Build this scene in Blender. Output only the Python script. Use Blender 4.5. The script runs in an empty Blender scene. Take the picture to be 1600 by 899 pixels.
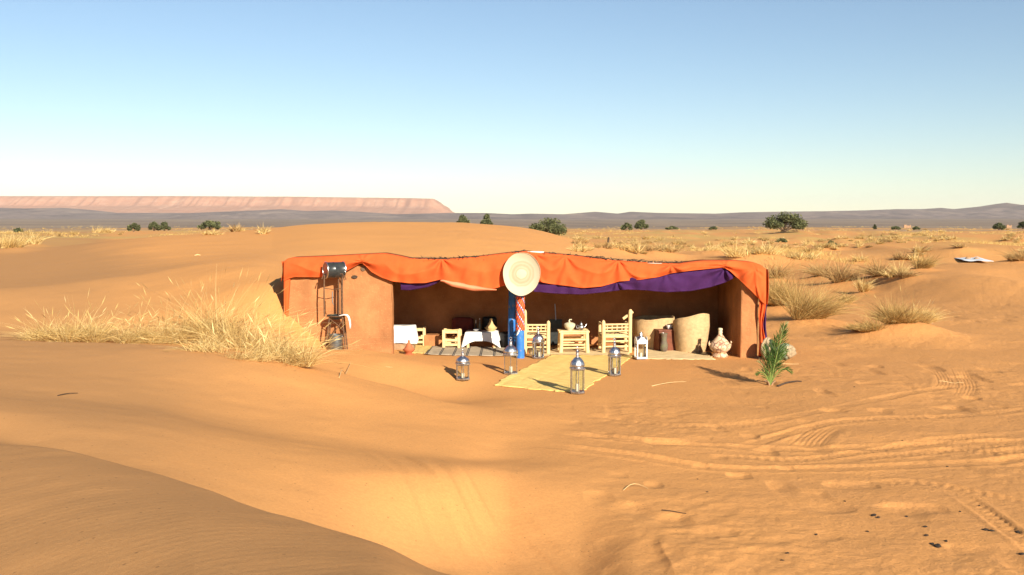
import bpy, math, random
import numpy as np
from mathutils import Vector, Matrix

R = math.radians
SC = bpy.context.scene
COL = SC.collection

# ---------------------------------------------------------------- camera
F_PX, CX, CY, HORIZON = 1556.0, 800.0, 449.5, 349.0     # photograph: 1600 x 899
CAM_Z = 2.8
TH = math.atan((CY - HORIZON) / F_PX)
cam_d = bpy.data.cameras.new('camera')
cam_d.sensor_width = 36.0
cam_d.lens = 36.0 * F_PX / 1600.0
cam_d.clip_start = 0.1
cam_d.clip_end = 80000.0
cam = bpy.data.objects.new('camera', cam_d)
COL.objects.link(cam)
cam.location = (0, 0, CAM_Z)
cam.rotation_euler = (R(90) - TH, 0, 0)
SC.camera = cam

# ---------------------------------------------------------------- sky and sun
SUN_EL, SUN_SIDE = R(24.0), R(27.0)        # low sun behind the camera, to its right
sun_pos = Vector((math.sin(SUN_SIDE) * math.cos(SUN_EL), -math.cos(SUN_SIDE) * math.cos(SUN_EL), math.sin(SUN_EL)))
world = bpy.data.worlds.new('World')
SC.world = world
world.use_nodes = True
wn = world.node_tree
for n in list(wn.nodes):
    wn.nodes.remove(n)
w_out = wn.nodes.new('ShaderNodeOutputWorld')
w_bg = wn.nodes.new('ShaderNodeBackground')
w_sky = wn.nodes.new('ShaderNodeTexSky')
w_sky.sky_type = 'NISHITA'
w_sky.sun_disc = False
w_sky.sun_elevation = SUN_EL
w_sky.sun_rotation = math.atan2(sun_pos.x, sun_pos.y)
w_sky.altitude = 700
w_sky.air_density = 1.06
w_sky.dust_density = 0.0
w_sky.ozone_density = 2.0
w_bg.inputs['Strength'].default_value = 0.06
wn.links.new(w_sky.outputs[0], w_bg.inputs['Color'])
wn.links.new(w_bg.outputs[0], w_out.inputs['Surface'])

sun_d = bpy.data.lights.new('sun', 'SUN')
sun_d.energy = 4.6
sun_d.angle = R(0.5)
sun_d.color = (1.0, 0.9, 0.74)
sun = bpy.data.objects.new('sun', sun_d)
COL.objects.link(sun)
sun.rotation_euler = sun_pos.to_track_quat('Z', 'Y').to_euler()

SC.view_settings.view_transform = 'Standard'
SC.view_settings.look = 'None'
SC.view_settings.gamma = 1.0
SC.view_settings.exposure = 1.06
SC.cycles.max_bounces = 8
SC.cycles.transparent_max_bounces = 24
SC.cycles.caustics_reflective = False
SC.cycles.caustics_refractive = False

# ---------------------------------------------------------------- pixel -> place
def slope(py):
    return math.tan(TH + math.atan((py - CY) / F_PX))
def P(px, py, Y):
    """the point seen at photograph pixel (px, py) at ground distance Y"""
    u, v = (px - CX) / F_PX, (py - CY) / F_PX
    dy = math.cos(TH) - v * math.sin(TH)
    return Vector((u * Y / dy, Y, CAM_Z - slope(py) * Y))
def G(px, py, z=0.0):
    return P(px, py, (CAM_Z - z) / slope(py))

# ---------------------------------------------------------------- noise
def _hash(ix, iy, seed):
    h = (ix.astype(np.int64) * 374761393 + iy.astype(np.int64) * 668265263 + seed * 974711) & 0x7fffffff
    h = ((h ^ (h >> 13)) * 1274126177) & 0x7fffffff
    return ((h ^ (h >> 16)) & 0xffff) / 65535.0
def vnoise(x, y, seed=0):
    x = np.asarray(x, float); y = np.asarray(y, float)
    ix, iy = np.floor(x), np.floor(y)
    fx, fy = x - ix, y - iy
    fx = fx * fx * fx * (fx * (fx * 6 - 15) + 10); fy = fy * fy * fy * (fy * (fy * 6 - 15) + 10)
    a, b = _hash(ix, iy, seed), _hash(ix + 1, iy, seed)
    c, d = _hash(ix, iy + 1, seed), _hash(ix + 1, iy + 1, seed)
    return (a + (b - a) * fx + (c - a) * fy + (a - b - c + d) * fx * fy) * 2 - 1
def fbm(x, y, seed=0, octv=4, gain=0.5):
    s, a, f = 0, 1.0, 1.0
    for o in range(octv):
        s = s + a * vnoise(np.asarray(x) * f + 17.3 * o, np.asarray(y) * f - 9.1 * o, seed + o)
        a *= gain; f *= 2.03
    return s
def sstep(a, b, x):
    t = np.clip((np.asarray(x, float) - a) / (b - a), 0, 1)
    return t * t * (3 - 2 * t)

# ---------------------------------------------------------------- mesh helpers
class MB:
    """collects vertices and faces; build() links them as ONE mesh object"""
    def __init__(self):
        self.v, self.f = [], []
    def add(self, vs, fs):
        o = len(self.v)
        self.v += [tuple(p) for p in vs]
        self.f += [tuple(i + o for i in q) for q in fs]
        return self
    def box(self, x0, x1, y0, y1, z0, z1, rot=None):
        vs = [Vector(p) for p in ((x0, y0, z0), (x1, y0, z0), (x1, y1, z0), (x0, y1, z0), (x0, y0, z1), (x1, y0, z1), (x1, y1, z1), (x0, y1, z1))]
        if rot is not None:
            c = Vector(((x0 + x1) / 2, (y0 + y1) / 2, (z0 + z1) / 2))
            vs = [c + rot @ (p - c) for p in vs]
        return self.add(vs, [(3, 2, 1, 0), (4, 5, 6, 7), (0, 1, 5, 4), (1, 2, 6, 5), (2, 3, 7, 6), (3, 0, 4, 7)])
    def tube(self, pts, rad, n=8, cap=True, wob=0.0, rnd=None):
        pts = [Vector(p) for p in pts]
        if not hasattr(rad, '__len__'):
            rad = [rad] * len(pts)
        vs, fs = [], []
        up = Vector((0.13, 0.21, 0.97))
        for i, p in enumerate(pts):
            d = (pts[min(i + 1, len(pts) - 1)] - pts[max(i - 1, 0)]).normalized()
            if abs(d.dot(up)) > 0.95:
                up = Vector((0.95, 0.2, 0.1))
            a = d.cross(up).normalized(); b = d.cross(a).normalized()
            for k in range(n):
                t = 2 * math.pi * k / n
                r = rad[i] * (1 + (rnd.uniform(-wob, wob) if rnd else 0))
                vs.append(p + a * (r * math.cos(t)) + b * (r * math.sin(t)))
        for i in range(len(pts) - 1):
            for k in range(n):
                k2 = (k + 1) % n
                fs.append((i * n + k, i * n + k2, (i + 1) * n + k2, (i + 1) * n + k))
        if cap:
            fs.append(tuple(range(n - 1, -1, -1)))
            fs.append(tuple((len(pts) - 1) * n + k for k in range(n)))
        return self.add(vs, fs)
    def lathe(self, prof, n=24, mod=None):
        """prof: (radius, z) pairs; mod(angle, r, z) -> (x, y, z) may reshape"""
        vs, fs = [], []
        for (r, z) in prof:
            for k in range(n):
                t = 2 * math.pi * k / n
                vs.append(mod(t, r, z) if mod else (r * math.cos(t), r * math.sin(t), z))
        for i in range(len(prof) - 1):
            for k in range(n):
                k2 = (k + 1) % n
                fs.append((i * n + k, i * n + k2, (i + 1) * n + k2, (i + 1) * n + k))
        if prof[0][0] > 1e-6: fs.append(tuple(range(n - 1, -1, -1)))
        if prof[-1][0] > 1e-6: fs.append(tuple((len(prof) - 1) * n + k for k in range(n)))
        return self.add(vs, fs)
    def grid(self, rows, closed=False):
        m = len(rows[0]); vs = [p for r in rows for p in r]
        fs = []
        for i in range(len(rows) - 1):
            for k in range(m - (0 if closed else 1)):
                k2 = (k + 1) % m
                fs.append((i * m + k, i * m + k2, (i + 1) * m + k2, (i + 1) * m + k))
        return self.add(vs, fs)
    def mesh(self, name, mat, smooth=True):
        me = bpy.data.meshes.new(name)
        me.from_pydata(self.v, [], self.f)
        if mat: me.materials.append(mat)
        if smooth:
            me.polygons.foreach_set('use_smooth', [True] * len(me.polygons))
        me.update()
        return me
    def build(self, name, mat, parent=None, smooth=True, angle=40):
        me = self.mesh(name, mat, smooth)
        if smooth and angle:
            me.set_sharp_from_angle(angle=R(angle))
        return link(name, me, parent)
def link(name, me, parent=None):
    o = bpy.data.objects.new(name, me)
    COL.objects.link(o)
    if parent: o.parent = parent
    return o
def bevel(o, w=0.006, seg=2):
    m = o.modifiers.new('bevel', 'BEVEL'); m.width = w; m.segments = seg; m.limit_method = 'ANGLE'; m.angle_limit = R(35)
    return o
def solid(o, t=0.004):
    m = o.modifiers.new('solidify', 'SOLIDIFY'); m.thickness = t; m.offset = 0
    return o
def tag(o, label=None, cat=None, group=None, kind=None):
    if label: o['label'] = label
    if cat: o['category'] = cat
    if group: o['group'] = group
    if kind: o['kind'] = kind
    return o
def thing(name, label, cat, loc=(0, 0, 0), rz=0, group=None):
    o = bpy.data.objects.new(name, None)
    COL.objects.link(o)
    o.empty_display_size = 0.2
    o.location = loc; o.rotation_euler = (0, 0, rz)
    return tag(o, label, cat, group)
def copy_tree(o, parent=None):
    c = o.copy(); COL.objects.link(c); c.parent = parent
    for ch in list(o.children):
        copy_tree(ch, c)
    return c

# ---------------------------------------------------------------- material helpers
def mat(name, base=(0.5, 0.5, 0.5), rough=0.8, metal=0.0, var=0.0, scale=8.0, bump=0.0, bscale=30.0, var2=None, spec=0.3, transl=0.0, stretch=None, dist=0.01):
    m = bpy.data.materials.new(name); m.use_nodes = True
    nt = m.node_tree; b = nt.nodes['Principled BSDF']
    b.inputs['Roughness'].default_value = rough
    b.inputs['Metallic'].default_value = metal
    b.inputs['Specular IOR Level'].default_value = spec
    b.inputs['Base Color'].default_value = (*base, 1)
    m.diffuse_color = (*base, 1)
    co = nt.nodes.new('ShaderNodeTexCoord'); vec = co.outputs['Object']
    if stretch:
        mp = nt.nodes.new('ShaderNodeMapping'); mp.inputs['Scale'].default_value = stretch
        nt.links.new(vec, mp.inputs['Vector']); vec = mp.outputs[0]
    if var > 0 or var2:
        no = nt.nodes.new('ShaderNodeTexNoise'); no.inputs['Scale'].default_value = scale; no.inputs['Detail'].default_value = 6; no.inputs['Roughness'].default_value = 0.6
        nt.links.new(vec, no.inputs['Vector'])
        rp = nt.nodes.new('ShaderNodeValToRGB')
        rp.color_ramp.elements[0].position = 0.32; rp.color_ramp.elements[1].position = 0.68
        lo = var2 if var2 else tuple(c * (1 - var) for c in base)
        hi = tuple(min(1, c * (1 + var * 0.6)) for c in base)
        rp.color_ramp.elements[0].color = (*lo, 1); rp.color_ramp.elements[1].color = (*hi, 1)
        nt.links.new(no.outputs['Fac'], rp.inputs['Fac'])
        nt.links.new(rp.outputs['Color'], b.inputs['Base Color'])
    if bump > 0:
        n2 = nt.nodes.new('ShaderNodeTexNoise'); n2.inputs['Scale'].default_value = bscale; n2.inputs['Detail'].default_value = 6
        nt.links.new(vec, n2.inputs['Vector'])
        bp = nt.nodes.new('ShaderNodeBump'); bp.inputs['Strength'].default_value = bump; bp.inputs['Distance'].default_value = dist
        nt.links.new(n2.outputs['Fac'], bp.inputs['Height']); nt.links.new(bp.outputs[0], b.inputs['Normal'])
    if transl > 0:
        tr = nt.nodes.new('ShaderNodeBsdfTranslucent'); mx = nt.nodes.new('ShaderNodeMixShader'); mx.inputs[0].default_value = transl
        src = b.inputs['Base Color'].links[0].from_socket if b.inputs['Base Color'].links else None
        if src: nt.links.new(src, tr.inputs['Color'])
        else: tr.inputs['Color'].default_value = (*base, 1)
        out = nt.nodes['Material Output']
        nt.links.new(b.outputs[0], mx.inputs[1]); nt.links.new(tr.outputs[0], mx.inputs[2]); nt.links.new(mx.outputs[0], out.inputs['Surface'])
    return m
class NT:
    """small helper to wire nodes"""
    def __init__(self, m): self.t = m.node_tree; self.b = self.t.nodes['Principled BSDF']
    def n(self, kind, props=None, **inp):
        x = self.t.nodes.new(kind)
        for k, v in (props or {}).items(): setattr(x, k, v)
        for k, v in inp.items():
            key = int(k[1:]) if k[0] == '_' and k[1:].isdigit() else k.replace('_', ' ')
            s = x.inputs[key]
            if hasattr(v, 'is_linked') or isinstance(v, bpy.types.NodeSocket): self.t.links.new(v, s)
            else: s.default_value = v
        return x
    def math(self, op, a, b=0.0, c=None):
        x = self.t.nodes.new('ShaderNodeMath'); x.operation = op
        for i, v in enumerate((a, b, c)):
            if v is None: continue
            if isinstance(v, bpy.types.NodeSocket): self.t.links.new(v, x.inputs[i])
            else: x.inputs[i].default_value = v
        return x.outputs[0]
    def ramp(self, fac, stops, interp='LINEAR'):
        x = self.t.nodes.new('ShaderNodeValToRGB'); x.color_ramp.interpolation = interp
        e = x.color_ramp.elements
        while len(e) < len(stops): e.new(0.5)
        for i, (p, c) in enumerate(stops):
            e[i].position = p; e[i].color = (*c, 1)
        self.t.links.new(fac, x.inputs['Fac'])
        return x.outputs['Color']
    def mix(self, fac, a, b):
        x = self.t.nodes.new('ShaderNodeMix'); x.data_type = 'RGBA'
        for s, v in ((x.inputs[0], fac), (x.inputs[6], a), (x.inputs[7], b)):
            if isinstance(v, bpy.types.NodeSocket): self.t.links.new(v, s)
            elif s.type == 'RGBA': s.default_value = (*v, 1)
            else: s.default_value = v
        return x.outputs[2]
# ================================================================ the ground
def pchip_slopes(x, y):
    h = np.diff(x, axis=-1); d = np.diff(y, axis=-1) / h
    m = np.zeros_like(y)
    w1 = 2 * h[..., 1:] + h[..., :-1]; w2 = h[..., 1:] + 2 * h[..., :-1]
    with np.errstate(divide='ignore', invalid='ignore'):
        hm = (w1 + w2) / (w1 / d[..., :-1] + w2 / d[..., 1:])
    m[..., 1:-1] = np.where(d[..., :-1] * d[..., 1:] > 0, np.nan_to_num(hm), 0)
    m[..., 0] = d[..., 0]; m[..., -1] = d[..., -1]
    return m
def pchip_eval(xk, yk, mk, x, idx):
    a = np.arange(len(x)) if xk.ndim == 2 else None
    g = (lambda A, j: A[a, j]) if xk.ndim == 2 else (lambda A, j: A[j])
    x0, x1 = g(xk, idx), g(xk, idx + 1); y0, y1 = g(yk, idx), g(yk, idx + 1); m0, m1 = g(mk, idx), g(mk, idx + 1)
    h = x1 - x0; t = np.clip((x - x0) / h, 0, 1)
    return (2*t**3 - 3*t**2 + 1) * y0 + (t**3 - 2*t**2 + t) * h * m0 + (-2*t**3 + 3*t**2) * y1 + (t**3 - t**2) * h * m1

def zp(py, Y): return CAM_Z - slope(py) * Y
# profiles of the dunes along rays from the viewpoint: (distance, height) of the same feature in each column
#   foot, near slope, near crest, hollow, ridge, band, crest before grass, dip, by shelter, behind shelter, face crest, dark band, far crest, plain, plain
FARK = [(700., -0.2), (1600., 2.0), (3000., 9.0), (6000., 26.0), (16500., 30.0)]
cols = {
 -500: [(.3,1.5),(2.5,.95),(7.6,.5),(9.2,.55),(10,1.15),(12,1.1),(14.5,1.3),(16.5,.95),(20,.8),(22,1.0),(25,1.15),(31,1.05),(50,1.2),(90,1.1),(200,.8)],
 0:    [(.3,1.5),(2.5,1.34),(7.6,zp(698,7.6)),(8.6,.90),(9.5,zp(640,9.5)),(11.5,zp(600,11.5)),(15.5,zp(533,15.5)),(17,.72),(19.6,.6),(21.5,.85),(24,zp(452,24)),(30,zp(438,30)),(50,zp(402,50)),(90,zp(378,90)),(200,.8)],
 200:  [(.3,1.5),(2.5,1.45),(6.6,zp(733,6.6)),(7.7,.84),(9.3,zp(668,9.3)),(11.5,zp(625,11.5)),(15.5,zp(537,15.5)),(17,.6),(19.6,.55),(21.5,.85),(26,zp(430,26)),(31,zp(420,31)),(52,zp(376,52)),(90,1.2),(200,.7)],
 400:  [(.3,1.5),(2.5,1.55),(5.4,zp(800,5.4)),(7.3,.56),(9.3,zp(705,9.3)),(11.5,zp(668,11.5)),(15.3,zp(554,15.3)),(16.6,.52),(18.4,.52),(21.8,1.5),(27,zp(406,27)),(36,zp(395,36)),(56,zp(359,56)),(95,1.0),(200,.5)],
 500:  [(.3,1.5),(2.5,1.58),(4.8,zp(833,4.8)),(7.5,.40),(9.3,zp(722,9.3)),(11.5,zp(682,11.5)),(15.5,zp(576,15.5)),(16.7,.26),(19.0,.37),(23,1.65),(31.5,1.4),(37,1.8),(57,zp(350,57)),(95,1.0),(200,.4)],
 600:  [(.3,1.5),(2.5,1.6),(4.3,zp(866,4.3)),(7.7,.10),(9.3,zp(735,9.3)),(11.5,zp(695,11.5)),(15.5,zp(601,15.5)),(16.8,.0),(18.5,.31),(24,.4),(33,1.2),(38,1.75),(58,zp(347,58)),(95,1.0),(200,.4)],
 700:  [(.3,1.5),(2.4,1.55),(4.0,zp(918,4.0)),(8.0,-.03),(9.8,zp(739,9.8)),(11.3,zp(712,11.3)),(14.7,zp(632,14.7)),(16.2,-.10),(18.0,.18),(24,.03),(33,1.25),(38,1.8),(58,zp(348,58)),(95,1.0),(200,.3)],
 800:  [(.3,1.5),(2.3,1.3),(4.1,.74),(8.3,-.15),(10.7,zp(742,10.7)),(12,-.03),(14,.03),(16,-.02),(18.5,.03),(24,.02),(33,1.15),(38,1.6),(58,zp(354,58)),(95,.9),(200,.2)],
 900:  [(.3,1.45),(2.2,1.0),(4.6,.42),(8.3,-.14),(10.6,.02),(12,.0),(14,.0),(16,.0),(20,.0),(24,.01),(33,.75),(38,1.15),(56,zp(376,56)),(90,.5),(200,.1)],
 1000: [(.3,1.4),(2.2,.7),(4.6,.2),(8.3,-.02),(10.6,.0),(12,.0),(14,.0),(16,.0),(20,.0),(24,.0),(33,.35),(38,.55),(54,.75),(90,.25),(200,.1)],
 1200: [(.3,1.3),(2.0,.6),(4.6,.1),(8.3,.0),(10.6,.0),(12,.0),(14,.0),(16,.0),(20,.0),(24,.02),(33,.1),(38,.12),(54,.2),(90,.2),(200,.1)],
 1600: [(.3,1.3),(2.0,.6),(4.6,.1),(8.3,.0),(10.6,.0),(12,.0),(14,.0),(16,.0),(20,.02),(24,.06),(33,.12),(38,.15),(54,.2),(90,.25),(200,.15)],
 2300: [(.3,1.3),(2.0,.6),(4.6,.15),(8.3,.05),(10.6,.05),(12,.05),(14,.05),(16,.05),(20,.05),(24,.1),(33,.15),(38,.15),(54,.2),(90,.25),(200,.15)],
}
cphi, ck_r, ck_z = [], [], []
for px in sorted(cols):
    t = (px - CX) / F_PX; phi = math.atan(t); c = math.sqrt(1 + t * t)
    kn = [(r * c, z) for r, z in cols[px]] + FARK
    cphi.append(phi); ck_r.append([k[0] for k in kn]); ck_z.append([k[1] for k in kn])
for phi, src in ((R(-70), 0), (R(-180), 0), (R(70), -1), (R(180), 0)):     # behind the viewpoint: the same sand goes on
    a, b = (ck_r[0], ck_z[0]) if src == 0 else (ck_r[-1], ck_z[-1])
    cphi.append(phi); ck_r.append(list(a)); ck_z.append(list(b))
o_ = np.argsort(cphi)
cphi = np.array(cphi)[o_]; ck_r = np.array(ck_r)[o_]; ck_z = np.array(ck_z)[o_]
ck_lr = np.log(ck_r)
mlr = pchip_slopes(cphi, ck_lr.T.copy()).T; mz = pchip_slopes(cphi, ck_z.T.copy()).T

def column_knots(phi):
    i = np.clip(np.searchsorted(cphi, phi) - 1, 0, len(cphi) - 2)
    x0, x1 = cphi[i], cphi[i + 1]; h = x1 - x0; t = np.clip((phi - x0) / h, 0, 1)[:, None]; h = h[:, None]
    def ev(y, m): return (2*t**3-3*t**2+1)*y[i] + (t**3-2*t**2+t)*h*m[i] + (-2*t**3+3*t**2)*y[i+1] + (t**3-t**2)*h*m[i+1]
    return np.exp(ev(ck_lr, mlr)), ev(ck_z, mz)

# tyre tracks in the trampled sand (centre lines on the flat ground)
TRACKS = []
def track(pts, w=0.22, depth=0.022, tread=0.0, ribs=0):
    q = [G(*p) for p in pts]
    pl = []
    for i in range(len(q) - 1):        # Catmull-Rom
        p0, p1, p2, p3 = q[max(i-1, 0)], q[i], q[i+1], q[min(i+2, len(q)-1)]
        for k in range(12):
            t = k / 12
            pl.append(0.5 * ((2*p1) + (p2-p0)*t + (2*p0-5*p1+4*p2-p3)*t*t + (3*p1-p0-3*p2+p3)*t**3))
    pl.append(q[-1])
    a = np.array([(p.x, p.y) for p in pl])
    L = np.concatenate([[0], np.cumsum(np.hypot(*np.diff(a, axis=0).T))])
    TRACKS.append((a, L, w, depth, tread, ribs))
track([(840, 692), (980, 712), (1120, 731), (1290, 731), (1450, 725), (1640, 716)], .26, .03)
track([(850, 672), (1000, 689), (1150, 697), (1260, 699), (1400, 695), (1640, 688)], .24, .025)
track([(1140, 700), (1180, 691), (1225, 677), (1290, 662), (1380, 655), (1500, 650), (1640, 636)], .22, .02, .016)
track([(1235, 702), (1258, 692), (1275, 678), (1300, 664)], .46, .014, .018, 7)
track([(1090, 722), (1130, 712), (1240, 716), (1330, 706), (1450, 690), (1640, 672)], .20, .018, .012)
track([(1290, 722), (1340, 714), (1420, 708), (1490, 700), (1640, 690)], .2, .016, .012)
track([(1470, 705), (1510, 703), (1560, 707), (1640, 702)], .26, .026, .02)
track([(1465, 575), (1476, 590), (1478, 602), (1466, 612)], .34, .008, .015, 6)
track([(1494, 573), (1505, 590), (1510, 605), (1500, 622)], .34, .008, .015, 6)
track([(1480, 760), (1540, 800), (1590, 838), (1650, 880)], .2, .018, .018)
track([(1300, 760), (1420, 752), (1520, 768), (1640, 792)], .2, .014, .01)
track([(900, 640), (1000, 660), (1150, 664), (1300, 640), (1450, 610), (1640, 590)], .22, .012, .008)

MOUNDS = []      # sand heaped round the tussocks: (x, y, radius, height)
def hbase(X, Y):
    X = np.asarray(X, float).ravel(); Y = np.asarray(Y, float).ravel()
    phi = np.arctan2(X, Y); r = np.maximum(np.hypot(X, Y), 0.31)
    rk, zk = column_knots(phi)
    mk = pchip_slopes(rk, zk)
    idx = np.clip((r[:, None] >= rk).sum(1) - 1, 0, rk.shape[1] - 2)
    return pchip_eval(rk, zk, mk, r, idx), phi, r
def height(X, Y, fine=True):
    z, phi, r = hbase(X, Y)
    X = np.asarray(X, float).ravel(); Y = np.asarray(Y, float).ravel()
    px = CX + F_PX * np.tan(np.clip(phi, -1.3, 1.3))
    # rolling hummocks of the plain
    m = sstep(24, 40, Y) * (1 - sstep(250, 700, r)) * sstep(860, 1150, px + 0 * r)
    z = z + m * (0.62 * vnoise(X / 12, Y / 19, 3) + 0.42 * vnoise(X / 4.6, Y / 8, 4))
    m2 = sstep(40, 80, Y) * (1 - sstep(250, 700, r)) * (1 - sstep(250, 420, px))
    z = z + m2 * 0.35 * vnoise(X / 14, Y / 25, 8)
    for (mx, my, mr, mh) in MOUNDS:
        d2 = ((X - mx) ** 2 + (Y - my) ** 2) / (mr * mr)
        z = z + mh * np.exp(-d2)
    shelter = sstep(-6.5, -5.2, X) * (1 - sstep(5.2, 6.5, X)) * sstep(19.0, 20.0, Y) * (1 - sstep(23.5, 25, Y))
    z = z * (1 - 0.9 * shelter * sstep(-5.2, -3.2, X)) 
    if fine:
        # trampled flat ground on the right, smooth wind-blown dunes on the left
        flat = sstep(820, 1000, px + 8 * (Y - 14)) * (1 - sstep(60, 120, r))
        near = 1 - sstep(40, 90, r)
        calm = 1 - 0.88 * shelter
        mat_zone = sstep(-1.3, -.5, X) * (1 - sstep(2.9, 3.6, X)) * sstep(15.4, 16.2, Y) * (1 - sstep(23, 24, Y))
        calm = calm * (1 - 0.93 * mat_zone)
        z = z + flat * calm * (0.022 * fbm(X / 1.7, Y / 1.2, 11, 2) + 0.008 * fbm(X / 0.26, Y / 0.20, 12, 3, .62) * (.35 + .65 * sstep(-.3, .5, vnoise(X / 1.9, Y / 2.3, 13))))
        pits = np.maximum(0, vnoise(X / 0.33 + .4, Y / 0.42, 21) - 0.42)
        z = z - flat * calm * 0.075 * pits * sstep(-.2, .5, vnoise(X / 2.7, Y / 3.1, 22))
        z = z + (1 - flat) * near * calm * (0.018 * vnoise(X / 1.7, Y / 1.2, 14) + 0.004 * vnoise(X / .3, Y / .25, 15))
        # slip streaks on the bright face, running down the slope
        face = np.exp(-(((px - 720 - 60 * (9.3 - Y)) / 130) ** 2)) * sstep(7.6, 8.3, Y) * (1 - sstep(10.2, 10.9, Y))
        s_ = X * 0.93 + Y * 0.36
        z = z + face * 0.016 * vnoise(s_ / 0.09, (Y * .93 - X * .36) / 2.4, 31)
        # tyre tracks
        for (a, L, w, dep, tr, ribs) in TRACKS:
            lo, hi = a.min(0) - 1, a.max(0) + 1
            sel = np.nonzero((X > lo[0]) & (X < hi[0]) & (Y > lo[1]) & (Y < hi[1]))[0]
            if len(sel) == 0: continue
            best = np.full(len(sel), 9.0); arc = np.zeros(len(sel)); sgn = np.zeros(len(sel))
            for i in range(len(a) - 1):
                p, d = a[i], a[i + 1] - a[i]; ll = float(d @ d)
                if ll < 1e-9: continue
                rx, ry = X[sel] - p[0], Y[sel] - p[1]
                t = np.clip((rx * d[0] + ry * d[1]) / ll, 0, 1)
                ex, ey = rx - t * d[0], ry - t * d[1]
                q = np.hypot(ex, ey); up = q < best
                best = np.where(up, q, best); arc = np.where(up, L[i] + t * math.sqrt(ll), arc)
                sgn = np.where(up, np.sign(d[0] * ey - d[1] * ex), sgn)
            k = best / (w * 0.5)
            ends = sstep(0, .6, arc) * (1 - sstep(L[-1] - .6, L[-1], arc))
            worn = 0.55 + 0.45 * vnoise(arc / 1.3, 0 * arc + 3.3, 41)
            dz = -dep * (1 - sstep(.75, 1.05, k)) + dep * 0.75 * np.exp(-((k - 1.35) / .28) ** 2)
            if ribs:
                dz = dz + tr * 0.5 * (1 - sstep(.85, 1.0, k)) * np.sin(math.pi * ribs * k * sgn + .5)
            elif tr > 0:
                dz = dz + tr * 0.5 * (1 - sstep(.8, 1.0, k)) * np.sin(2 * math.pi * (arc / 0.115 + 0.35 * k))
            z[sel] += dz * ends * worn
    return z
def zg(x, y): return float(height([x], [y])[0])
def ground_at(px, py):
    """where the ray through a photograph pixel meets the sand"""
    u, v = (px - CX) / F_PX, (py - CY) / F_PX
    dy = math.cos(TH) - v * math.sin(TH); t = u / dy; s = slope(py)
    Y = np.exp(np.linspace(math.log(3.0), math.log(900.0), 1600))
    hz = height(Y * t, Y, False); below = np.nonzero(hz > CAM_Z - s * Y)[0]
    y = float(Y[below[0]]) if len(below) else 900.0
    x = y * t
    return Vector((x, y, zg(x, y)))
# ---------------------------------------------------------------- where the tussocks stand (the sand is heaped round them)
# (px, py of the base, height in px, half width in px, kind, wind lean, label)
LEFT_TUFTS = [
 (66, 532, 46, 26, 'straw', -.25, 'leftmost sparse straw tuft on the crest of the near dune'),
 (112, 533, 62, 30, 'straw', .15, 'feathery straw tuft second from the left on the near dune crest'),
 (152, 533, 58, 30, 'straw', .3, 'straw tuft third from the left on the near dune crest'),
 (196, 535, 50, 30, 'straw', .5, 'low straw tuft leaning right, fourth from the left on the dune crest'),
 (238, 536, 36, 26, 'straw', .2, 'smallest straw tuft in the gap of the row on the dune crest'),
 (278, 536, 64, 34, 'straw', .45, 'straw tuft at the left foot of the tallest golden clump'),
 (322, 536, 96, 40, 'straw', .1, 'tallest golden clump with upright plumes on the near dune crest'),
 (362, 540, 84, 44, 'straw', .35, 'bushy golden clump just right of the tallest one'),
 (330, 548, 44, 56, 'straw', -.5, 'low sprawling straw tuft spilling left over the sand bank'),
 (404, 548, 62, 40, 'straw', .5, 'golden tuft bent to the right, halfway between tall clump and hut'),
 (432, 560, 58, 38, 'straw', .4, 'golden tuft arching right before the left corner of the hut'),
 (396, 562, 34, 46, 'straw', .3, 'flattened straw tuft lying on the slope below the golden clumps'),
 (458, 571, 56, 30, 'straw', .12, 'rightmost golden tuft reaching towards the bucket by the hut'),
 (20, 395, 26, 26, 'straw', .1, 'straw tuft at the left edge of the photo on the middle dune'),
 (45, 388, 22, 22, 'straw', .2, 'straw tuft with pale plumes just inside the left edge on middle dune'),
 (157, 366, 13, 24, 'straw', .3, 'domed straw tuft left of the round bushes on the left plain'),
]
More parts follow.
